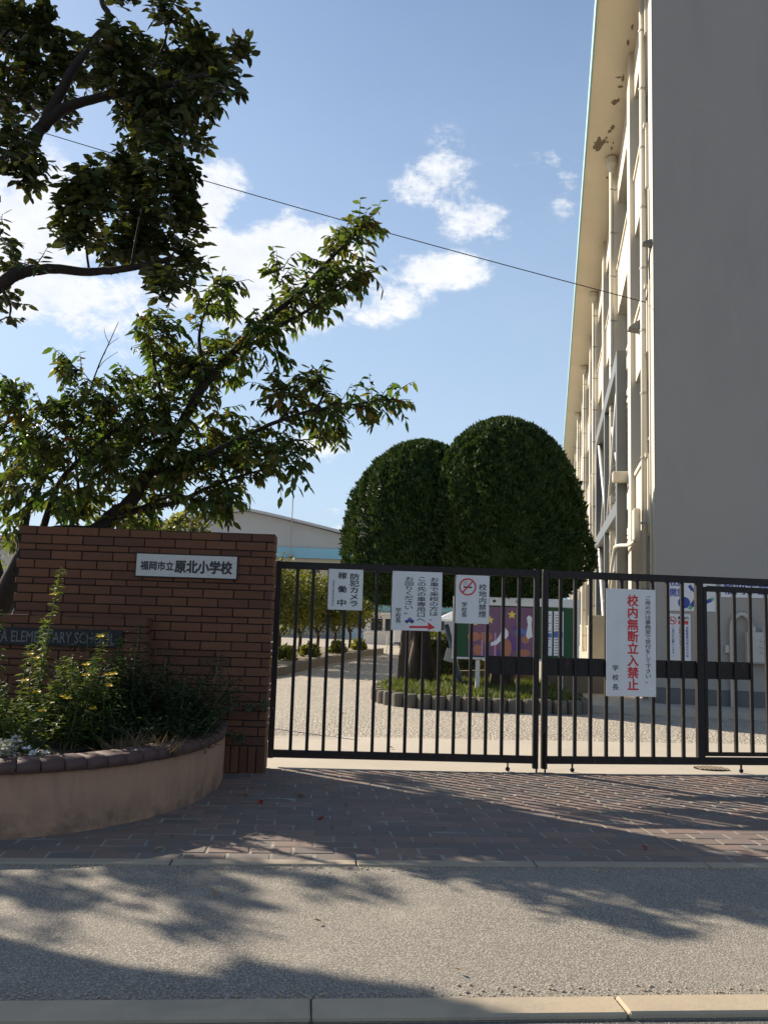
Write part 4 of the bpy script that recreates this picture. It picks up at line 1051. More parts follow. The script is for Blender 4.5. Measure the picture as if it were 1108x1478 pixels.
# ================================================================== PLANTED BED AND SMALL TREES ON THE LEFT OF THE YARD
bk = [(-2.75, 17.6), (-2.1, 19.6), (-1.45, 24.5), (-.6, 29.5), (.15, 33.2)]
mb = MB()
for (a, b2) in zip(bk[:-1], bk[1:]):
    d = (Vector((*b2, 0)) - Vector((*a, 0))).normalized(); nn = Vector((-d.y, d.x, 0)) * .16
    a3, b3 = Vector((*a, 0)), Vector((*b2, 0)); q = [a3, b3, b3 + nn, a3 + nn]; mb.prism([(p.x, p.y) for p in q], -.02, .19)
struct('bed_kerb', mb, 'log_concrete')
mb = MB().prism([(x - .14, y + .05) for x, y in bk] + [(-6, 34), (-9, 17.6)], -.02, .165); struct('bed_soil', mb, 'dirt')
def small_tree(label, x, y, w, h, z0, seed, n=6000):
    q = np.random.default_rng(seed); t = thing('bed_tree', label, 'tree', (x, y, .15), 0, 'row of trimmed trees in the yard bed')
    k = 26; c = q.normal(0, 1, (k, 3)); c /= np.linalg.norm(c, axis=1, keepdims=True); c *= q.uniform(.35, .95, (k, 1)); c = c * np.array([w, w, (h - z0) / 2]) * .82 + np.array([0, 0, (h + z0) / 2])
    p = np.repeat(c, n // k, axis=0); p = p + q.normal(0, 1, p.shape) * np.array([w * .26, w * .26, (h - z0) * .11])
    p[:, 2] = np.clip(p[:, 2], z0 * .9, h + q.uniform(-.08, .05, len(p)))
    ax = p - np.array([0, 0, (h + z0) / 2]) + q.normal(0, .5, p.shape); 
    o = link('crown', scatter_mesh('crown', leaf_template(.6), p, ax, q.normal(0, 1, p.shape) + np.array([0, 0, .8]), q.uniform(.07, .13, len(p)), 'bed_tree_leaf'), t); o['kind'] = 'stuff'
    pts = smooth_path([(0, 0, -.1), (.03, .02, z0 * .7), (-.03, 0, z0 * 1.2), (.02, 0, h * .75)], 4)
    MB().tube(pts, [.06 - .0025 * i for i in range(len(pts))], 8).build('trunk', 'cypress_bark', t, True)
    for a in (.5, 2.6, 4.4):
        MB().tube(smooth_path([(0, 0, z0 * .8), (.2 * math.cos(a), .2 * math.sin(a), z0 * 1.15), (w * .5 * math.cos(a), w * .5 * math.sin(a), (h + z0) / 2)], 4), [.035, .033, .03, .028, .025, .022, .02, .016, .012], 6).build('limb', 'cypress_bark', t, True)
labs = ['nearest trimmed yellow green tree, right behind the gate hinge', 'second trimmed tree from the gate hinge in the yard bed', 'third trimmed tree, seen just left of the camera notice', 'trimmed tree seen directly under the camera notice', 'fifth trimmed tree in the bed, beyond the camera notice', 'farthest trimmed tree of the bed, darkest and nearest the white shed']
for k, (x, y, w, h) in enumerate(((-3.15, 22.6, 1.2, 2.7), (-2.85, 24.6, 1.2, 2.62), (-2.45, 26.6, 1.2, 2.55), (-2.05, 28.6, 1.2, 2.45), (-1.6, 30.7, 1.2, 2.42), (-1.15, 32.9, 1.1, 2.4))): small_tree(labs[k], x, y, w, h, .75, 20 + k)
sl_ = ['low bush at the near end of the yard bed beside the hinge', 'second low bush along the yard bed kerb', 'yellowish low bush under the third trimmed tree', 'low bush under the camera notice in the bed', 'farthest low bush at the bed end near the pipe barrier']
for k, (x, y) in enumerate(((-2.55, 20.6), (-2.2, 22.9), (-1.75, 25.1), (-1.1, 28.2), (-.5, 31.2))):
    q = np.random.default_rng(50 + k); n = 420; p = q.normal(0, 1, (n, 3)); p /= np.linalg.norm(p, axis=1, keepdims=True); p *= q.uniform(.5, 1, (n, 1)); p[:, 2] = np.abs(p[:, 2])
    p = p * np.array([.36, .36, .46]); t = thing('low_bush', sl_[k], 'bush', (x - .25, y, .16), 0, 'low bushes along the yard bed')
    o = link('foliage', scatter_mesh('foliage', leaf_template(.4), p * .7, p + q.normal(0, .2, p.shape) + np.array([0, 0, .3]), q.normal(0, 1, p.shape), q.uniform(.1, .2, n), 'pale_leaf'), t); o['kind'] = 'stuff'
    mb = MB()
    for j in range(5): a = j * 1.3; mb.tube([(0, 0, -.03), (.14 * math.cos(a), .14 * math.sin(a), .25)], [.012, .006], 5)
    mb.build('stems', 'stake_wood', t)

# ================================================================== FAR BUILDINGS
gy = thing('gymnasium', 'pale gymnasium with low arched gable and light blue band, far behind the wall', 'building', (-9.6, 60, 0), R(2))
prof = [(-11.2, 5.95)] + [(-11.2 + 22.4 * k / 16, 5.95 + 2.45 * (1 - abs(2 * k / 16 - 1) ** 1.1)) for k in range(1, 16)] + [(11.2, 5.95)]
def xz_prism(poly, y0, y1):
    n_ = len(poly); mb = MB(); v = [(x, y0, z) for x, z in poly] + [(x, y1, z) for x, z in poly]
    return mb.add(v, [tuple(range(n_)), tuple(range(n_, 2 * n_))[::-1]] + [(k, n_ + k, n_ + (k + 1) % n_, (k + 1) % n_) for k in range(n_)])
xz_prism(prof, 0, 30).build('gable', 'gym_wall', gy)
rp = [(x * 1.02, z + .02) for x, z in prof] + [(x * 1.02, z + .20) for x, z in prof[::-1]]
xz_prism(rp, -.5, 30.4).build('roof', 'gym_roof', gy)
MB().box(-11.25, 11.25, -.35, 30, 5.25, 5.948).build('band', 'gym_band', gy)
MB().box(-11.0, 11.0, .0, 30, -.1, 5.248).build('wall', 'gym_cream', gy)
for k in range(9):
    w = MB(); x = -10.2 + k * 2.3; w.box(x, x + 1.75, -.06, -.004, 2.9, 4.55); wo = w.build('window', 'shed_white', gy)
    for a in (0, 1):
        for b2 in (0, 1): MB().box(x + .06 + a * .85, x + .84 + a * .85, -.075, -.062, 2.98 + b2 * .78, 3.68 + b2 * .78).build('pane', 'dark_window', wo)
MB().tube([(3.25, -.6, 5.3), (3.25, -.6, 10.0)], .035, 6).build('antenna', 'bracket_metal', gy)
MB().box(3.1, 3.4, -.7, -.36, 5.25, 5.45).build('antenna_foot', 'bracket_metal', gy)

an = thing('annex_building', 'long low annex with teal roof edge, seen through the gate left of the thick trunk', 'building', (-2.2, 52, 0), 0)
MB().box(0, 13, .2, 8, -.1, 1.75).build('wall', 'annex_blue', an); MB().box(-.3, 13.3, -.2, 8.2, 1.752, 2.45).build('roof', 'annex_teal', an)
for k in range(6): MB().box(.8 + k * 2, 2 + k * 2, .15, .198, .7, 1.5).build('window', 'dark_window', an)
sh = thing('storage_shed', 'small white shed with two dark windows beyond the gate', 'shed', (-.78, 44, -.02), 0)
MB().box(0, 2.0, 0, 2, 0, 1.50).build('wall', 'shed_white', sh); MB().box(-.12, 2.12, -.15, 2.1, 1.502, 1.60).build('roof', 'shed_white', sh)
for x in (.30, 1.02): 
    w = MB().box(x - .04, x + .62, -.02, -.002, .66, 1.34).build('window', 'shed_white', sh); MB().box(x, x + .58, -.035, -.022, .70, 1.30).build('pane', 'dark_window', w)
MB().box(1.80, 1.90, -.12, -.02, 0, 1.50).build('corner_post', 'rail_white', sh)
vn = thing('parked_van', 'white van parked side on behind the gate, under the car notice', 'van', (.62, 40.5, 0), 0)
body = [(0, .16), (1.95, .16), (1.98, .42), (1.80, .80), (1.62, 1.12), (.05, 1.14), (.0, .9)]
xz_prism(body, 0, .9).build('body', 'van_white', vn)
xz_prism([(1.55, .72), (1.74, .72), (1.60, 1.04), (1.42, 1.04)], -.012, -.002).build('window', 'dark_window', vn)
MB().box(.02, 1.96, -.02, -.004, .16, .22).build('sill', 'tyre', vn)
for x in (.38, 1.55): w = MB().lathe([(.10, -.04), (.13, -.03), (.13, .04)], 14).build('wheel', 'tyre', vn); w.location = (x, .055, .13); w.rotation_euler = (math.pi / 2, 0, 0)
tn = thing('canopy_tent', 'small white canopy tent far behind the thick trunk', 'tent', (3.1, 36, 0), 0)
MB().add([(-.8, -.6, 1.35), (.8, -.6, 1.35), (.8, .6, 1.35), (-.8, .6, 1.35), (0, 0, 1.75), (-.8, -.6, 1.27), (.8, -.6, 1.27), (.8, .6, 1.27), (-.8, .6, 1.27)], [(0, 1, 4), (1, 2, 4), (2, 3, 4), (3, 0, 4), (0, 5, 6, 1), (1, 6, 7, 2), (2, 7, 8, 3), (3, 8, 5, 0)]).build('roof', 'tent_white', tn)
for x in (-.75, .75):
    for y in (-.55, .55): MB().tube([(x, y, 0), (x, y, 1.35)], .02, 6).build('leg', 'rail_white', tn)
br = thing('pipe_barrier', 'white pipe barrier at the end of the yard bed', 'barrier', (.15, 34.2, 0), 0)
MB().tube(smooth_path([(-.75, 0, 0), (-.75, 0, .62), (-.68, 0, .72), (.05, 0, .72), (.12, 0, .62), (.12, 0, 0)], 4), .025, 8).build('rail', 'rail_white', br, True)
MB().tube(smooth_path([(.12, 0, .42), (.24, -.1, .42), (.30, -.2, .3), (.30, -.2, 0)], 4), .02, 8).build('loop', 'rail_white', br, True)

# overhead line from the building to beyond the trees
cb = []
A_, Z_ = B(-.06, .6, 7.0), Vector((-16, 17.5, 14.0))
for k in range(33):
    u = k / 32; p = A_.lerp(Z_, u); p.z -= 4 * .20 * u * (1 - u); cb.append(p)
tag(MB().tube(cb, .0085, 6).build('overhead_cable', 'cable_black'), 'thin overhead cable running from the school facade up to the left', 'cable')

# mesh fence beyond the wall on the left
fe = thing('mesh_fence', 'grey wire mesh fence left of the tall brick wall', 'fence', (-7.6, 11.4, 0), R(4))
for x in (0, 1.6, 3.2, 4.8): MB().tube([(x, 0, 0), (x, 0, 1.8)], .025, 8).build('post', 'wire', fe)
mb = MB()
for k in range(33): x = k * .15; mb.tube([(x, -.03, .08), (x, -.03, 1.72)], .004, 4)
for k in range(14): mb.tube([(0, -.035, .1 + k * .125), (4.8, -.035, .1 + k * .125)], .004, 4)
mb.build('mesh_panel', 'wire', fe)
hb = thing('white_house', 'pale building glimpsed beyond the fence at the left edge', 'building', (-17.5, 31, 0), R(5))
MB().box(0, 7.2, 0, 6, -.1, 3.6).build('wall', 'shed_white', hb); MB().box(-.4, 7.6, -.4, 6.4, 3.602, 3.85).build('roof', 'gym_roof', hb)
for x in (1, 3.4, 5.4): w = MB().box(x, x + 1.2, -.05, -.002, 1.2, 2.4).build('window', 'frame_alu', hb); MB().box(x + .06, x + 1.14, -.065, -.052, 1.26, 2.34).build('pane', 'dark_window', w)

CHERRY_LIMBS = [([(-4.03, 8.5, 0.44), (-3.87, 8.41, 0.97), (-3.6, 8.32, 1.39), (-3.43, 8.23, 1.74), (-3.22, 8.14, 2.0), (-2.73, 8.05, 2.05), (-2.55, 8.05, 2.19), (-2.34, 7.97, 2.36), (-2.2, 7.96, 2.62), (-1.99, 7.96, 2.94), (-1.74, 7.88, 3.4), (-1.47, 7.88, 3.76), (-1.14, 7.79, 4.07), (-0.87, 7.79, 4.32), (-0.61, 7.7, 4.59), (-0.36, 7.7, 4.87), (-0.22, 7.7, 5.02)], 0.150, 0.007, 1),
 ([(-1.14, 7.79, 3.95), (-0.78, 7.7, 4.12), (-0.47, 7.61, 4.31), (-0.25, 7.61, 4.47)], 0.027, 0.005, 1),
 ([(-1.68, 7.88, 3.45), (-1.76, 7.79, 3.85), (-1.7, 7.79, 4.19), (-1.57, 7.79, 4.41)], 0.027, 0.005, 1),
 ([(-1.99, 7.96, 2.94), (-2.11, 7.88, 3.37), (-2.23, 7.88, 3.8), (-2.28, 7.88, 4.07)], 0.027, 0.005, 1),
 ([(-2.2, 7.96, 2.62), (-1.86, 7.88, 2.68), (-1.44, 7.79, 2.88), (-0.99, 7.7, 3.08), (-0.64, 7.61, 3.18), (-0.24, 7.61, 3.25), (0.04, 7.61, 3.3)], 0.044, 0.005, 1),
 ([(-0.96, 7.7, 3.1), (-0.84, 7.7, 3.3), (-0.96, 7.7, 3.4)], 0.018, 0.004, 1),
 ([(-0.64, 7.61, 3.18), (-0.57, 7.61, 3.35), (-0.64, 7.61, 3.45)], 0.018, 0.004, 1),
 ([(-2.61, 8.05, 2.13), (-2.32, 8.14, 2.29), (-1.94, 8.05, 2.36), (-1.58, 7.96, 2.52), (-1.2, 7.96, 2.66), (-0.84, 7.88, 2.74)], 0.053, 0.005, 1),
 ([(-2.32, 8.14, 2.29), (-1.96, 7.96, 2.41), (-1.66, 7.79, 2.35), (-1.41, 7.79, 2.32)], 0.027, 0.005, 1),
 ([(-2.87, 8.23, 2.22), (-3.01, 8.32, 2.8), (-2.96, 8.32, 3.29), (-2.87, 8.32, 3.68), (-2.77, 8.32, 3.96), (-2.69, 8.32, 4.18)], 0.019, 0.003, 0),
 ([(-2.87, 8.32, 3.68), (-2.8, 8.32, 3.78), (-2.66, 8.27, 3.86)], 0.005, 0.002, 0),
 ([(-2.81, 8.32, 3.84), (-2.77, 8.32, 3.94), (-2.69, 8.36, 4.03)], 0.004, 0.002, 0),
 ([(-2.92, 8.32, 3.56), (-3.02, 8.32, 3.67), (-3.1, 8.27, 3.69)], 0.005, 0.002, 1),
 ([(-2.77, 8.32, 3.96), (-2.81, 8.32, 4.04), (-2.83, 8.32, 4.12)], 0.004, 0.002, 0),
 ([(-2.93, 8.32, 3.43), (-2.79, 8.32, 3.53), (-2.6, 8.32, 3.58)], 0.006, 0.002, 1),
 ([(-3.43, 8.23, 1.74), (-3.48, 8.41, 2.26), (-3.4, 8.5, 2.62), (-3.5, 8.5, 2.96), (-3.66, 8.5, 3.24), (-3.74, 8.5, 3.52)], 0.062, 0.005, 1),
 ([(-3.6, 8.32, 1.39), (-3.91, 8.67, 2.0), (-3.93, 8.76, 2.57), (-3.67, 8.76, 2.94), (-3.34, 8.76, 3.24)], 0.080, 0.005, 1),
 ([(-3.22, 8.14, 2.0), (-3.06, 8.05, 2.49), (-2.76, 7.97, 2.81), (-2.43, 7.88, 3.07), (-2.28, 7.88, 3.24)], 0.044, 0.005, 1),
 ([(-3.4, 8.5, 2.62), (-3.15, 8.67, 3.01), (-2.84, 8.76, 3.26)], 0.027, 0.005, 1),
 ([(-3.93, 8.76, 2.57), (-4.09, 8.76, 2.82), (-4.17, 8.67, 2.98)], 0.027, 0.009, 0)]
CHERRY_CLUMPS = [((-3.3, 7.82, 3.03), 0.23, 0.19, 40), ((-3.0, 8.03, 3.15), 0.22, 0.17, 50), ((-3.37, 7.91, 2.72), 0.21, 0.19, 36), ((-3.02, 8.07, 2.79), 0.27, 0.22, 80), ((-2.62, 8.09, 3.04), 0.24, 0.19, 70), ((-2.41, 7.7, 2.64), 0.23, 0.18, 70), ((-3.06, 7.66, 2.37), 0.25, 0.16, 60), ((-2.89, 8.24, 2.42), 0.25, 0.17, 60), ((-2.1, 7.83, 3.13), 0.26, 0.21, 80), ((-1.94, 7.81, 2.74), 0.26, 0.19, 70), ((-1.69, 8.35, 3.2), 0.23, 0.2, 60), ((-1.66, 7.98, 2.72), 0.24, 0.17, 60), ((-2.16, 8.24, 2.55), 0.25, 0.17, 60), ((-1.51, 7.98, 2.43), 0.14, 0.12, 35), ((-1.19, 7.85, 2.77), 0.21, 0.14, 50), ((-0.83, 7.51, 2.75), 0.14, 0.14, 35), ((-0.57, 7.84, 3.18), 0.16, 0.16, 35), ((-0.78, 8.01, 3.48), 0.1, 0.1, 12), ((-1.01, 7.77, 3.35), 0.07, 0.09, 12), ((-1.88, 8.17, 3.63), 0.22, 0.17, 60), ((-2.14, 8.12, 3.74), 0.17, 0.19, 50), ((-2.14, 7.69, 3.88), 0.12, 0.14, 30), ((-1.55, 8.18, 3.78), 0.2, 0.17, 45), ((-1.63, 8.06, 4.36), 0.12, 0.12, 22), ((-1.14, 7.61, 3.82), 0.18, 0.14, 45), ((-1.02, 7.42, 4.33), 0.09, 0.09, 14), ((-0.88, 8.01, 4.3), 0.17, 0.12, 35), ((-0.6, 7.73, 4.34), 0.14, 0.12, 26), ((-0.39, 7.9, 4.55), 0.1, 0.07, 14), ((-0.64, 8.02, 4.76), 0.12, 0.11, 22), ((-0.41, 7.9, 4.93), 0.09, 0.09, 14), ((-0.27, 8.04, 5.16), 0.06, 0.06, 6), ((-0.12, 7.68, 3.27), 0.14, 0.06, 14), ((-1.41, 8.21, 2.9), 0.2, 0.15, 45), ((-3.04, 7.96, 3.57), 0.07, 0.05, 7), ((-2.95, 8.3, 3.46), 0.12, 0.07, 14), ((-2.54, 8.27, 3.6), 0.11, 0.06, 12), ((-2.48, 7.72, 3.22), 0.16, 0.07, 20), ((-3.42, 7.75, 3.38), 0.1, 0.04, 8), ((-3.47, 7.8, 3.21), 0.14, 0.09, 20), ((-3.64, 8.33, 2.24), 0.2, 0.17, 20), ((-1.89, 7.96, 4.63), 0.04, 0.04, 4), ((-2.3, 8.09, 2.22), 0.19, 0.09, 26)]
DARK_LIMBS = [([(-6.86, 7.4, 0.45), (-6.79, 7.3, 2.26), (-5.98, 7.0, 3.28), (-4.47, 6.7, 3.35)], 0.260, 0.130, 0),
 ([(-4.47, 6.7, 3.35), (-3.55, 6.5, 3.48), (-3.0, 6.4, 3.79), (-2.85, 6.4, 3.89), (-2.64, 6.4, 3.93), (-2.32, 6.4, 3.92), (-2.0, 6.4, 3.96), (-1.68, 6.4, 4.05)], 0.085, 0.020, 0),
 ([(-5.98, 7.0, 3.28), (-5.01, 6.8, 4.07), (-3.98, 6.6, 4.54), (-3.45, 6.5, 4.71), (-3.08, 6.4, 4.76), (-2.88, 6.4, 4.9), (-2.78, 6.4, 5.08), (-2.6, 6.4, 5.26), (-2.31, 6.4, 5.36), (-2.04, 6.4, 5.41), (-1.77, 6.4, 5.49), (-1.5, 6.4, 5.59)], 0.120, 0.015, 0),
 ([(-2.78, 6.4, 5.08), (-2.6, 6.4, 5.52), (-2.5, 6.4, 5.71), (-2.36, 6.5, 6.08), (-2.41, 6.5, 6.23), (-2.5, 6.5, 6.44)], 0.050, 0.020, 0),
 ([(-2.0, 6.4, 3.96), (-1.94, 6.3, 4.23), (-1.88, 6.3, 4.57), (-1.79, 6.3, 4.85)], 0.014, 0.005, 0),
 ([(-2.32, 6.4, 3.92), (-2.43, 6.5, 4.31), (-2.51, 6.5, 4.59)], 0.012, 0.005, 0),
 ([(-1.74, 6.4, 4.05), (-1.65, 6.4, 3.84), (-1.71, 6.4, 3.65)], 0.020, 0.006, 0),
 ([(-3.0, 6.4, 3.79), (-2.86, 6.3, 3.6), (-2.86, 6.3, 3.48)], 0.020, 0.005, 0),
 ([(-3.55, 6.5, 3.48), (-3.17, 6.4, 3.96), (-3.01, 6.4, 4.24)], 0.030, 0.010, 0),
 ([(-2.04, 6.4, 5.41), (-1.87, 6.4, 5.79), (-1.83, 6.4, 6.09)], 0.020, 0.006, 0),
 ([(-6.79, 7.3, 2.26), (-7.72, 7.4, 3.79), (-8.82, 7.6, 5.49), (-9.49, 7.6, 7.59)], 0.180, 0.040, 0),
 ([(-7.0, 7.4, 1.37), (-8.19, 7.2, 2.49), (-9.26, 7.0, 3.3)], 0.120, 0.030, 0)]
DARK_CLUMPS = [((-3.11, 6.49, 5.99), 0.16, 0.14, 120, 0.75), ((-2.81, 6.57, 6.06), 0.13, 0.13, 100, 0.75), ((-2.91, 6.61, 5.74), 0.21, 0.16, 160, 0.75), ((-2.62, 6.71, 5.85), 0.17, 0.13, 110, 0.75), ((-3.15, 6.57, 5.44), 0.18, 0.16, 130, 0.75), ((-2.87, 6.7, 5.47), 0.17, 0.15, 110, 0.75), ((-2.06, 6.07, 5.46), 0.17, 0.14, 150, 0.75), ((-2.11, 6.38, 5.38), 0.19, 0.13, 150, 0.75), ((-1.92, 6.71, 5.72), 0.2, 0.15, 170, 0.75), ((-1.7, 6.5, 5.8), 0.18, 0.13, 150, 0.75), ((-1.57, 6.68, 5.78), 0.15, 0.13, 120, 0.75), ((-1.3, 6.13, 5.3), 0.08, 0.06, 40, 0.75), ((-1.31, 6.38, 5.73), 0.04, 0.07, 22, 0.75), ((-1.78, 6.22, 5.9), 0.09, 0.11, 50, 0.75), ((-1.8, 6.43, 5.34), 0.18, 0.1, 110, 0.75), ((-1.56, 6.45, 5.42), 0.11, 0.06, 40, 0.75), ((-2.8, 6.06, 4.71), 0.14, 0.11, 90, 0.75), ((-2.82, 6.2, 4.54), 0.11, 0.04, 28, 0.75), ((-2.09, 6.25, 6.02), 0.04, 0.03, 10, 0.75), ((-2.21, 6.69, 5.43), 0.08, 0.05, 30, 0.75), ((-1.99, 6.59, 5.16), 0.15, 0.07, 60, 0.75), ((-1.68, 6.16, 4.86), 0.13, 0.08, 60, 0.75), ((-1.6, 6.61, 5.12), 0.05, 0.06, 18, 0.75), ((-2.19, 6.15, 4.45), 0.15, 0.11, 110, 0.75), ((-2.05, 6.48, 4.75), 0.18, 0.11, 140, 0.75), ((-1.71, 6.14, 4.6), 0.14, 0.12, 110, 0.75), ((-2.23, 6.05, 4.27), 0.18, 0.12, 130, 0.75), ((-2.11, 6.66, 4.57), 0.21, 0.13, 160, 0.75), ((-1.68, 6.2, 4.36), 0.14, 0.12, 110, 0.75), ((-2.36, 6.2, 4.06), 0.14, 0.09, 80, 0.75), ((-2.29, 6.74, 4.31), 0.17, 0.12, 120, 0.75), ((-1.96, 6.66, 4.28), 0.17, 0.12, 120, 0.75), ((-1.58, 6.25, 4.22), 0.09, 0.09, 45, 0.75), ((-1.66, 6.72, 4.2), 0.1, 0.09, 50, 0.75), ((-1.68, 6.43, 3.91), 0.1, 0.07, 45, 0.75), ((-1.85, 6.52, 4.0), 0.08, 0.06, 36, 0.75), ((-1.69, 6.19, 3.68), 0.06, 0.07, 28, 0.75), ((-3.13, 6.71, 4.33), 0.04, 0.1, 14, 0.75), ((-2.94, 6.53, 3.97), 0.09, 0.05, 22, 0.75), ((-3.12, 6.73, 3.81), 0.06, 0.07, 18, 0.75), ((-3.02, 6.68, 3.63), 0.05, 0.04, 9, 0.75), ((-2.69, 6.26, 3.92), 0.06, 0.03, 10, 0.75), ((-3.01, 6.3, 4.42), 0.03, 0.03, 4, 0.75), ((-3.32, 6.17, 5.12), 0.24, 0.24, 240, 0.75), ((-3.36, 6.15, 5.62), 0.24, 0.21, 220, 0.75), ((-3.73, 6.1, 4.78), 0.24, 0.24, 200, 0.75), ((-3.59, 6.26, 4.05), 0.22, 0.22, 160, 0.75), ((-3.35, 6.47, 3.76), 0.13, 0.16, 60, 0.75), ((-4.02, 6.05, 5.41), 0.27, 0.24, 200, 0.75)]
SHADE_CLUMPS = [((-6.3, 10.25, 5.6), 0.08, 0.08, 25, 0.5), ((-7.38, 8.85, 3.9), 0.12, 0.12, 25, 0.5), ((-7.51, 8.68, 4.0), 0.2, 0.2, 58, 0.5), ((-7.35, 8.35, 4.0), 0.16, 0.16, 39, 0.5), ((-7.36, 8.71, 4.1), 0.06, 0.06, 11, 0.5), ((-6.99, 8.46, 4.0), 0.08, 0.08, 14, 0.5), ((-7.28, 9.06, 4.2), 0.13, 0.13, 27, 0.5), ((-7.24, 9.13, 4.3), 0.16, 0.16, 39, 0.5), ((-7.14, 9.27, 4.3), 0.18, 0.18, 46, 0.5), ((-6.94, 8.82, 4.2), 0.14, 0.14, 30, 0.5), ((-6.81, 8.79, 4.2), 0.1, 0.1, 18, 0.5), ((-6.66, 8.85, 4.2), 0.06, 0.06, 11, 0.5), ((-6.85, 8.51, 4.2), 0.11, 0.11, 22, 0.5), ((-6.91, 8.38, 4.2), 0.08, 0.08, 14, 0.5), ((-6.8, 9.51, 4.4), 0.1, 0.1, 18, 0.5), ((-6.68, 9.31, 4.4), 0.1, 0.1, 18, 0.5), ((-6.47, 9.31, 4.4), 0.08, 0.08, 14, 0.5), ((-6.4, 9.39, 4.4), 0.06, 0.06, 10, 0.5), ((-7.21, 9.55, 4.4), 0.16, 0.16, 39, 0.5), ((-7.57, 9.51, 4.4), 0.16, 0.16, 39, 0.5), ((-6.48, 7.24, 3.6), 0.14, 0.14, 147, 0.5), ((-6.46, 7.33, 3.7), 0.14, 0.14, 147, 0.5), ((-6.28, 7.3, 3.7), 0.11, 0.11, 104, 0.5), ((-6.1, 7.27, 3.7), 0.1, 0.1, 87, 0.5), ((-5.9, 7.25, 3.7), 0.09, 0.09, 79, 0.5), ((-5.84, 7.49, 3.8), 0.1, 0.1, 95, 0.5), ((-5.8, 7.38, 3.8), 0.1, 0.1, 95, 0.5), ((-5.67, 7.36, 3.8), 0.1, 0.1, 87, 0.5), ((-5.48, 7.37, 3.8), 0.09, 0.09, 79, 0.5), ((-5.31, 7.3, 3.8), 0.09, 0.09, 79, 0.5), ((-5.2, 7.23, 3.8), 0.08, 0.08, 72, 0.5), ((-6.34, 7.02, 3.6), 0.15, 0.15, 171, 0.5), ((-6.18, 6.98, 3.6), 0.14, 0.14, 147, 0.5), ((-6.08, 6.89, 3.6), 0.1, 0.1, 95, 0.5), ((-5.92, 7.12, 3.7), 0.1, 0.1, 95, 0.5), ((-5.68, 7.08, 3.7), 0.1, 0.1, 95, 0.5), ((-5.55, 7.22, 3.8), 0.12, 0.12, 114, 0.5), ((-5.32, 7.18, 3.8), 0.14, 0.14, 147, 0.5), ((-5.78, 6.98, 3.7), 0.14, 0.14, 147, 0.5), ((-6.18, 12.04, 5.3), 0.13, 0.13, 49, 0.5), ((-6.46, 12.6, 5.8), 0.11, 0.11, 40, 0.5), ((-5.92, 11.61, 4.4), 0.16, 0.16, 70, 0.5), ((-6.24, 12.12, 4.4), 0.18, 0.18, 82, 0.5), ((-6.31, 11.84, 4.9), 0.11, 0.11, 40, 0.5), ((-6.5, 13.06, 6.1), 0.11, 0.11, 40, 0.5), ((-5.54, 10.79, 4.9), 0.06, 0.06, 20, 0.5), ((-5.87, 10.39, 4.7), 0.08, 0.08, 25, 0.5)]  # unseen leaf clumps, added where their shade falls on paving and asphalt


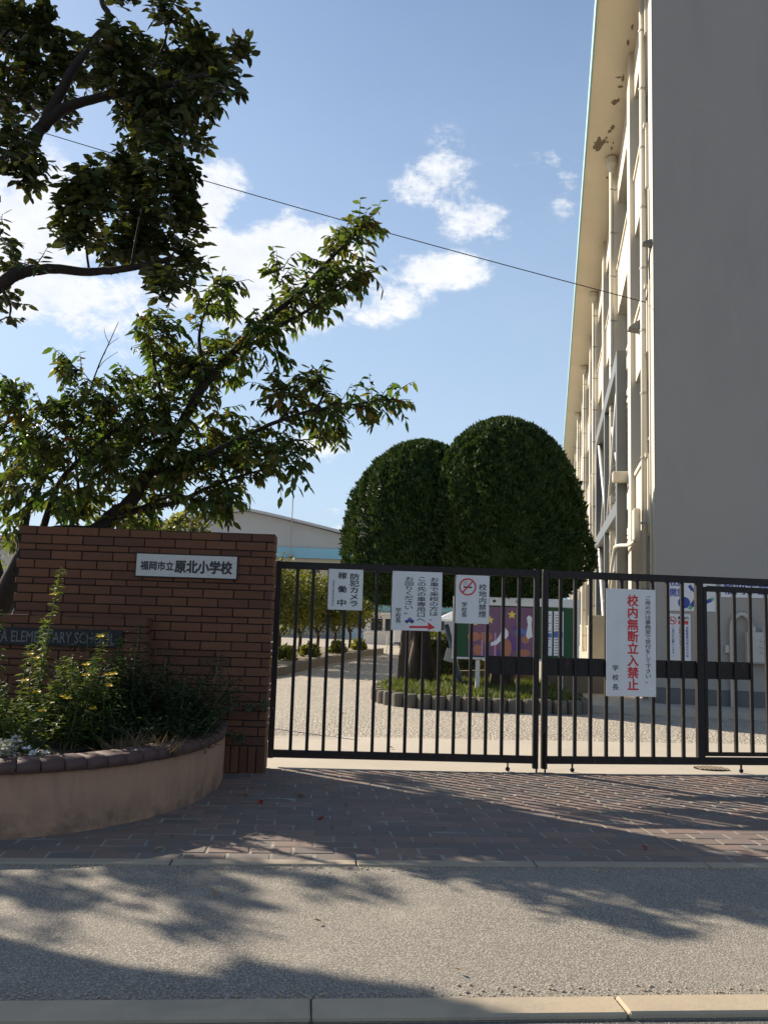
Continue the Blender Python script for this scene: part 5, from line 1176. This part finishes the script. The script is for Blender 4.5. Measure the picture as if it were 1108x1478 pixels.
# ================================================================== TREES AND PLANTS
def big_tree(label, base, limbs, clumps, seed, leaf_mat_, bark_, tmpl, size, per_twig, droop, n_parts, fill=1.0, extra=None, sparse_limb=True, cat='tree', name='cherry_tree'):
    q = np.random.default_rng(seed); rr = random.Random(seed)
    t = thing(name, label, cat, base); b0 = Vector(base)
    limb_pts = []
    first = True
    for pts, r0, r1, leafy in limbs:
        p = smooth_path(pts, 6); m = len(p)
        if first: p[0].z = -.1
        rad = [r0 + (r1 - r0) * (i / (m - 1)) ** .6 for i in range(m)]
        pp = [a + Vector((rr.uniform(-1, 1), rr.uniform(-1, 1), rr.uniform(-1, 1))) * .12 * min(r, .08) - b0 for a, r in zip(p, rad)]
        MB().tube(pp, rad, 10 if r0 > .05 else 7).build('trunk' if first else 'limb', bark_, t, True); first = False
        for i in range(m // 3, m): limb_pts.append((p[i], (p[min(i + 1, m - 1)] - p[i - 1]).normalized(), leafy, rad[i], i / m))
    tw = MB(); P_, A_, N_, S_ = [], [], [], []
    def twig(p, d, ln, nl):
        d = d.normalized(); c = [p]; k = 4
        for i in range(k):
            d = (d + Vector((rr.gauss(0, .16), rr.gauss(0, .16), rr.gauss(0, .16) - droop * .10))).normalized(); c.append(c[-1] + d * (ln / k))
        tw.tube([a - b0 for a in c], [.006, .005, .004, .003, .002], 4, False)
        for i in range(nl):
            u = (i + .6) / nl * k; j = min(int(u), k - 1); a = c[j].lerp(c[j + 1], u - j); dd = (c[j + 1] - c[j]).normalized()
            sd = dd.cross(Vector((0, 0, 1))); sd = sd.normalized() if sd.length > .1 else Vector((1, 0, 0))
            ax = dd * .55 + sd * (1 if i % 2 else -1) * rr.uniform(.5, 1.0) + Vector((0, 0, -droop * rr.uniform(.3, 1.2))) + Vector((rr.gauss(0, .25), rr.gauss(0, .25), rr.gauss(0, .2)))
            P_.append(tuple(a - b0)); A_.append(tuple(ax)); N_.append((rr.gauss(0, .45), rr.gauss(0, .45), 1 + rr.gauss(0, .2))); S_.append(rr.uniform(*size))
    for p, d, leafy, rad, u in limb_pts:
        if leafy:
            for _ in range(2 if u > .5 else 1):
                o = Vector((rr.gauss(0, 1), rr.gauss(0, 1), rr.gauss(0, 1))); o = (o - d * o.dot(d)).normalized()
                twig(p, d * .7 + o * .8, rr.uniform(.12, .32), per_twig)
    LP = np.array([tuple(p) for p, *_ in limb_pts])
    for c, rx, rz, nl, *ts in clumps:
        ts = ts[0] if ts else 1.0; c = Vector(c); nt = max(1, int(nl * fill / per_twig))
        for _ in range(nt):
            while True:
                o = Vector((rr.uniform(-1, 1), rr.uniform(-1, 1), rr.uniform(-1, 1)))
                if o.length < 1: break
            p = c + Vector((o.x * rx, o.y * (rx + rz) * .55, o.z * rz))
            dl = LP - np.array(tuple(p)); near = Vector(LP[np.argmin((dl ** 2).sum(1))])
            out = (p - near); out = out.normalized() if out.length > .05 else Vector((0, 0, 1))
            twig(p, out * .6 + o * .5 + Vector((0, 0, .25)), rr.uniform(.10, .26) * ts, per_twig)
    tw.build('twigs', bark_, t)['kind'] = 'stuff'
    P_ = np.array(P_); A_ = np.array(A_); N_ = np.array(N_); S_ = np.array(S_)
    px, py, z = to_px(P_ + np.array(base)); vis = (px > 4) & (px < 1104) & (py > 4) & (py < 1470) & (z > 0)
    score = np.where(vis, S_ / np.maximum(z, .1) * q.uniform(.7, 1.3, len(S_)), -1)
    order = np.argsort(-score); single = order[:n_parts]; rest = order[n_parts:]
    me = bpy.data.meshes.new('leaf'); me.from_pydata([tuple(v) for v in tmpl[0]], [], tmpl[1]); me.materials.append(M[leaf_mat_]); me.update()
    for i in single:
        o = link('leaf', me, t); o.matrix_local = frame_matrix(P_[i], A_[i], N_[i], S_[i])
    link('crown', scatter_mesh('crown', tmpl, P_[rest], A_[rest], N_[rest], S_[rest], leaf_mat_), t)['kind'] = 'stuff'
    return t
cherry = big_tree('cherry tree with drooping green leaves reaching out over the brick wall', tuple(CHERRY_LIMBS[0][0][0][:2]) + (0,), CHERRY_LIMBS, CHERRY_CLUMPS, 2, 'cherry_leaf', 'cherry_bark', leaf_template(.40, .22, .09), (.068, .128), 7, .75, 298, 5.2)
dark = big_tree('big dark leaved tree overhanging the upper left corner', tuple(DARK_LIMBS[0][0][0][:2]) + (0,), DARK_LIMBS, DARK_CLUMPS + SHADE_CLUMPS, 6, 'dark_leaf', 'dark_bark', leaf_template(.56, .16, .07), (.058, .112), 6, .25, 298, 2.8, name='broadleaf_tree')

# pale young trees beyond the wall
def loose_tree(label, x, y, pts, seed, tint='pale_leaf'):
    q = np.random.default_rng(seed); t = thing('young_tree', label, 'tree', (x, y, 0), 0, 'pale trees beyond the brick wall')
    P_ = []
    for (cx, cz, r, n) in pts:
        c = q.normal(0, 1, (8, 3)) * r * .55 + np.array([cx, 0, cz]); p = np.repeat(c, n // 8, axis=0); P_.append(p + q.normal(0, r * .22, p.shape))
    P_ = np.concatenate(P_)
    link('crown', scatter_mesh('crown', leaf_template(.55), P_, q.normal(0, 1, P_.shape) + np.array([0, 0, -.2]), q.normal(0, .6, P_.shape) + np.array([0, 0, 1]), q.uniform(.12, .2, len(P_)), tint), t)['kind'] = 'stuff'
    h = max(c[1] for c in pts)
    MB().tube(smooth_path([(0, 0, -.1), (.05, 0, h * .4), (0, 0, h * .95)], 5), [.11 - .009 * i for i in range(11)], 8).build('trunk', 'cypress_bark', t, True)
    for (cx, cz, r, n) in pts: MB().tube(smooth_path([(.03, 0, h * .45), (cx * .5, 0, (h * .45 + cz) / 2 + .1), (cx, 0, cz)], 4), [.05, .046, .042, .038, .034, .03, .026, .02, .014], 6).build('limb', 'cypress_bark', t, True)
    return t
loose_tree('pale loose tree just left of the gymnasium roof peak', -6.2, 24, [(.45, 3.75, .42, 240), (1.0, 3.85, .33, 160), (-.5, 3.8, .35, 170), (0, 3.4, .5, 220), (1.55, 4.05, .22, 70)], 71)
loose_tree('pale tree with a bare slanting limb above the wall, left of the others', -8.3, 26, [(.6, 4.1, .5, 220), (-.7, 4.2, .5, 200), (0, 3.6, .5, 200), (1.1, 3.6, .35, 120)], 72)
loose_tree('pale tree in the gap over the left end of the wall', -13.5, 27, [(-.8, 4.0, .7, 260), (.7, 4.3, .7, 260), (0, 3.2, .7, 260), (1.6, 3.4, .6, 200), (-1.7, 3.4, .6, 200)], 73)

# ---- flower planter
GZ = .36
def herb(label, x, y, h, seed, nst=7, mat='herb_leaf', spread=.16, leaf=(.055, .095), flowers=0, name='flowering_plant', dens=26, cat='plant', group=None, lt=(.30, .2, .06), lean=(0, 0), fcol='petal_yellow', bushy=.0):
    q = random.Random(seed); t = thing(name, label, cat, (x, y, GZ), 0, group); P_, A_, N_, S_ = [], [], [], []; st = MB(); tips = []
    for k in range(nst):
        a = q.uniform(0, 6.28); r = spread * math.sqrt(q.random()); hh = h * (1 if k == 0 else q.uniform(.45, .8)); b0 = Vector((r * .5 * math.cos(a), r * .5 * math.sin(a), 0)); e = Vector((lean[0] + r * 1.4 * math.cos(a), lean[1] + r * 1.4 * math.sin(a), hh))
        c = smooth_path([b0, b0.lerp(e, .5) + Vector((q.gauss(0, .03), q.gauss(0, .03), .03)), e], 6); m = len(c); st.tube(c, [.005 - .0035 * i / m for i in range(m)], 5); tips.append(e)
        nl = int(dens * 3.2 * hh / .6)
        for i in range(nl):
            u = q.uniform(.12, 1) * (m - 1); j = min(int(u), m - 2); p = c[j].lerp(c[j + 1], u - j); az = i * 2.4 + q.uniform(-.4, .4); f = 1 - .45 * u / m
            p = p + Vector((q.gauss(0, bushy), q.gauss(0, bushy), q.gauss(0, bushy)))
            P_.append(tuple(p)); A_.append((math.cos(az), math.sin(az), q.uniform(-.2, .6))); N_.append((q.gauss(0, .3), q.gauss(0, .3), 1)); S_.append(q.uniform(*leaf) * f)
    st.build('stem', 'stem_green', t)
    link('foliage', scatter_mesh('foliage', leaf_template(*lt), P_, A_, N_, S_, mat), t)['kind'] = 'stuff'
    for k in range(flowers):
        e = tips[(k * 3 + 1) % len(tips)] * q.uniform(.62, 1.0) + Vector((q.uniform(-.05, .05), -.06 - q.uniform(0, .08), 0)); n_ = 9
        pp = [tuple(e)] * n_; aa = [(math.cos(2 * math.pi * i / n_), math.sin(2 * math.pi * i / n_) * .7 - .5, .35) for i in range(n_)]
        fl = link('flower', scatter_mesh('flower', blade_template(.5), pp, aa, [(0, -.5, 1)] * n_, [.034] * n_, fcol), t)
        MB().lathe([(.003, -.004), (.007, 0), (.004, .005)], 7, tuple(e + Vector((0, -.004, .004)))).build('flower_centre', 'print_orange', fl)
    return t
YG = 'yellow flowering plants in the planter'
herb('tallest yellow flowering plant with one stem standing above the wall board', -2.60, 6.45, 1.30, 1, 7, flowers=5, spread=.18, dens=26, group=YG)
herb('bushy yellow flowering plant at the planter middle, in front of the dark board', -2.22, 6.30, .82, 2, 13, flowers=6, spread=.2, dens=40, group=YG)
herb('yellow flowering plant right of the tallest one, with pale shoot tips', -1.98, 6.45, .78, 3, 12, flowers=5, spread=.2, dens=38, group=YG)
herb('yellow flowering plant at the left edge of the photo', -2.86, 6.35, .72, 4, 13, flowers=6, spread=.2, dens=36, group=YG)
herb('lower leafy plant at the front of the yellow flowers', -2.36, 5.95, .50, 5, 13, flowers=1, spread=.2, dens=50, group=YG)
herb('leafy plant in front at the left, behind the silver plant', -2.62, 5.95, .50, 15, 14, flowers=0, spread=.2, dens=55, group=YG)
herb('dark plant filling the planter between yellow flowers and dark shrubs', -2.15, 6.75, .78, 16, 18, 'shrub_leaf', .26, (.05, .08), name='shrub', dens=60, bushy=.05, cat='shrub')
SG = 'dark shrubs in the planter'
herb('dark feathery shrub left of the dry grass, highest of the dark ones', -1.86, 6.75, .84, 6, 22, 'shrub_leaf', .24, (.045, .075), name='shrub', dens=75, bushy=.05, cat='shrub', group=SG)
herb('dark spreading shrub in the middle of the right half', -1.60, 6.7, .64, 7, 20, 'shrub_leaf', .24, (.045, .075), name='shrub', dens=85, bushy=.05, cat='shrub', group=SG)
herb('dark shrub with a long shoot leaning right against the wall', -1.44, 6.85, .66, 8, 14, 'shrub_leaf', .2, (.045, .075), name='shrub', dens=80, bushy=.045, cat='shrub', group=SG, lean=(.10, 0))
herb('lowest dark shrub at the right end of the planter by the wall', -1.42, 6.5, .30, 9, 14, 'shrub_leaf', .2, (.04, .07), name='shrub', dens=110, bushy=.045, cat='shrub', group=SG)
herb('dark low shrub behind the dry grass tuft', -1.72, 6.35, .32, 10, 13, 'shrub_leaf', .22, (.04, .065), name='shrub', dens=110, bushy=.045, cat='shrub', group=SG)
herb('silver grey woolly plant at the left rim of the planter', -2.36, 5.48, .20, 11, 22, 'silver_leaf', .13, (.035, .06), name='silver_plant', dens=110, bushy=.018, lt=(.5, .1, .05))
herb('small white daisy plant next to the silver plant', -2.12, 5.62, .13, 12, 7, 'herb_leaf', .09, (.03, .05), flowers=6, name='daisy_plant', dens=60, fcol='petal_white')
def tuft(label, x, y, n, r, h, seed):
    q = random.Random(seed); t = thing('dry_grass_tuft', label, 'grass tuft', (x, y, GZ - .005), 0); P_, A_, S_ = [], [], []
    for _ in range(n):
        a = q.uniform(0, 6.28); rr = r * math.sqrt(q.random()); P_.append((rr * math.cos(a) * 1.5, rr * math.sin(a), 0)); A_.append((q.gauss(0, .9), q.gauss(0, .9), q.uniform(.25, 1))); S_.append(q.uniform(.5, 1) * h)
    link('blades', scatter_mesh('blades', blade_template(.045), P_, A_, np.random.default_rng(seed).normal(size=(n, 3)), S_, 'dry_grass'), t)['kind'] = 'stuff'
tuft('dry brown grass tuft at the planter rim under the dark shrubs', -1.60, 6.08, 520, .15, .24, 1)
# creeper on the wall's right part
q = random.Random(4); P_, A_, N_, S_ = [], [], [], []; mb = MB()
c = smooth_path([(-1.30, 7.44, .52), (-1.18, 7.49, .58), (-1.02, 7.515, .575), (-.93, 7.52, .60)], 6); mb.tube(c, .004, 5); c2 = smooth_path([(-1.28, 7.44, .36), (-1.2, 7.46, .33), (-1.14, 7.48, .30)], 6); mb.tube(c2, .004, 5)
for cc, m in ((c, 60), (c2, 34)):
    for _ in range(m):
        p = q.choice(cc) + Vector((q.gauss(0, .02), -.012 - q.random() * .03, q.gauss(0, .022))); P_.append(tuple(p)); A_.append((q.gauss(0, 1), -.4, q.gauss(-.3, .7))); N_.append((q.gauss(0, .3), -1, .4)); S_.append(q.uniform(.02, .04))
cre = thing('creeper', 'thin green creeper crossing the brick wall right of the planter', 'creeper', (0, 0, 0)); mb.build('stem', 'stem_green', cre); link('foliage', scatter_mesh('foliage', leaf_template(.7), P_, A_, N_, S_, 'shrub_leaf'), cre)['kind'] = 'stuff'
# pebbles on the planter soil
mb = MB(); q = random.Random(9)
for _ in range(260):
    u = q.uniform(0, 1); p = at_len(inner, L_[-1] * q.uniform(.45, .86)); r_ = q.uniform(.005, .011); p = p + Vector((q.uniform(-.22, 0), q.uniform(0, .22), .362))
    mb.lathe([(r_ * .6, -r_ * .4), (r_, 0), (r_ * .6, r_ * .5)], 5, tuple(p))
mb.build('pebbles', 'apron_concrete', planter)['kind'] = 'stuff'

# fallen leaves on the paving and the asphalt
lt = leaf_template(.5, .28, .16); fm = {}
for k, (x, y, s, mat, lab) in enumerate(((-.33, 5.98, .085, 'fallen_red', 'dark red fallen leaf in the middle of the brick paving'), (-.82, 6.42, .085, 'fallen_red', 'brownish red fallen leaf on the paving nearest the wall foot'), (-.99, 6.62, .07, 'fallen_tan', 'tan fallen leaf left of the red leaf near the wall'), (-.53, 6.62, .085, 'fallen_tan', 'pale tan curled fallen leaf on the shaded paving'),
        (-1.18, 5.08, .06, 'fallen_tan', 'tan fallen leaf on the paving edge in front of the planter'), (-1.52, 5.0, .05, 'fallen_tan', 'small tan fallen leaf on the concrete edging left'), (.10, 9.2, .08, 'fallen_tan', 'dry leaf lying on the concrete behind the left gate leaf'), (1.62, 5.45, .06, 'fallen_red', 'small reddish fallen leaf on the sunny paving at right'))):
    if mat not in fm:
        me = bpy.data.meshes.new('fallen_leaf'); me.from_pydata([tuple(v) for v in lt[0]], [], lt[1]); me.materials.append(M[mat]); fm[mat] = me
    o = tag(link('fallen_leaf', fm[mat], None, (x, y, .028), (random.uniform(-.2, .2), random.uniform(-.2, .2), random.uniform(0, 6))), lab, 'leaf', 'fallen leaves on the ground'); o.scale = (s, s, s)
# grit swept up along the kerb and the edging, and dry litter
q = random.Random(21); mb = MB(); gm = MB()
for _ in range(900):
    if q.random() < .6: u, v = q.uniform(-1.8, 2.2), 3.25 + abs(q.gauss(0, .05))
    else: u, v = q.uniform(-2.4, 2.8), 4.90 - abs(q.gauss(0, .045))
    r_ = q.uniform(.0025, .007); p = W(u, v, .001); mb.lathe([(r_ * .7, -.001), (r_, r_ * .4), (r_ * .5, r_ * .9)], 5, tuple(p))
tag(mb.build('grit', 'kerb_concrete'), 'loose grit gathered along the street kerb and paving edge', 'grit')['kind'] = 'stuff'
labs_ = ['crumpled dry leaf on the asphalt near the left shadow', 'tiny curled leaf on the sunny asphalt, left of centre', 'dry leaf at the foot of the planter wall', 'small brown leaf on the asphalt close to the street kerb', 'brown leaf lying on the paving in front of the right gate leaf', 'dry leaf on the yard gravel left of the topiary bed']
for k, (x, y, s) in enumerate(((-.75, 4.35, .05), (-.25, 4.0, .035), (-1.52, 5.55, .05), (.35, 3.5, .035), (1.15, 7.1, .06), (-.45, 12.4, .08))):
    o = tag(link('fallen_leaf', fm['fallen_tan'], None, (x, y, .022), (q.uniform(-.3, .3), q.uniform(-.3, .3), q.uniform(0, 6))), labs_[k], 'leaf', 'fallen leaves on the ground'); o.scale = (s, s, s)
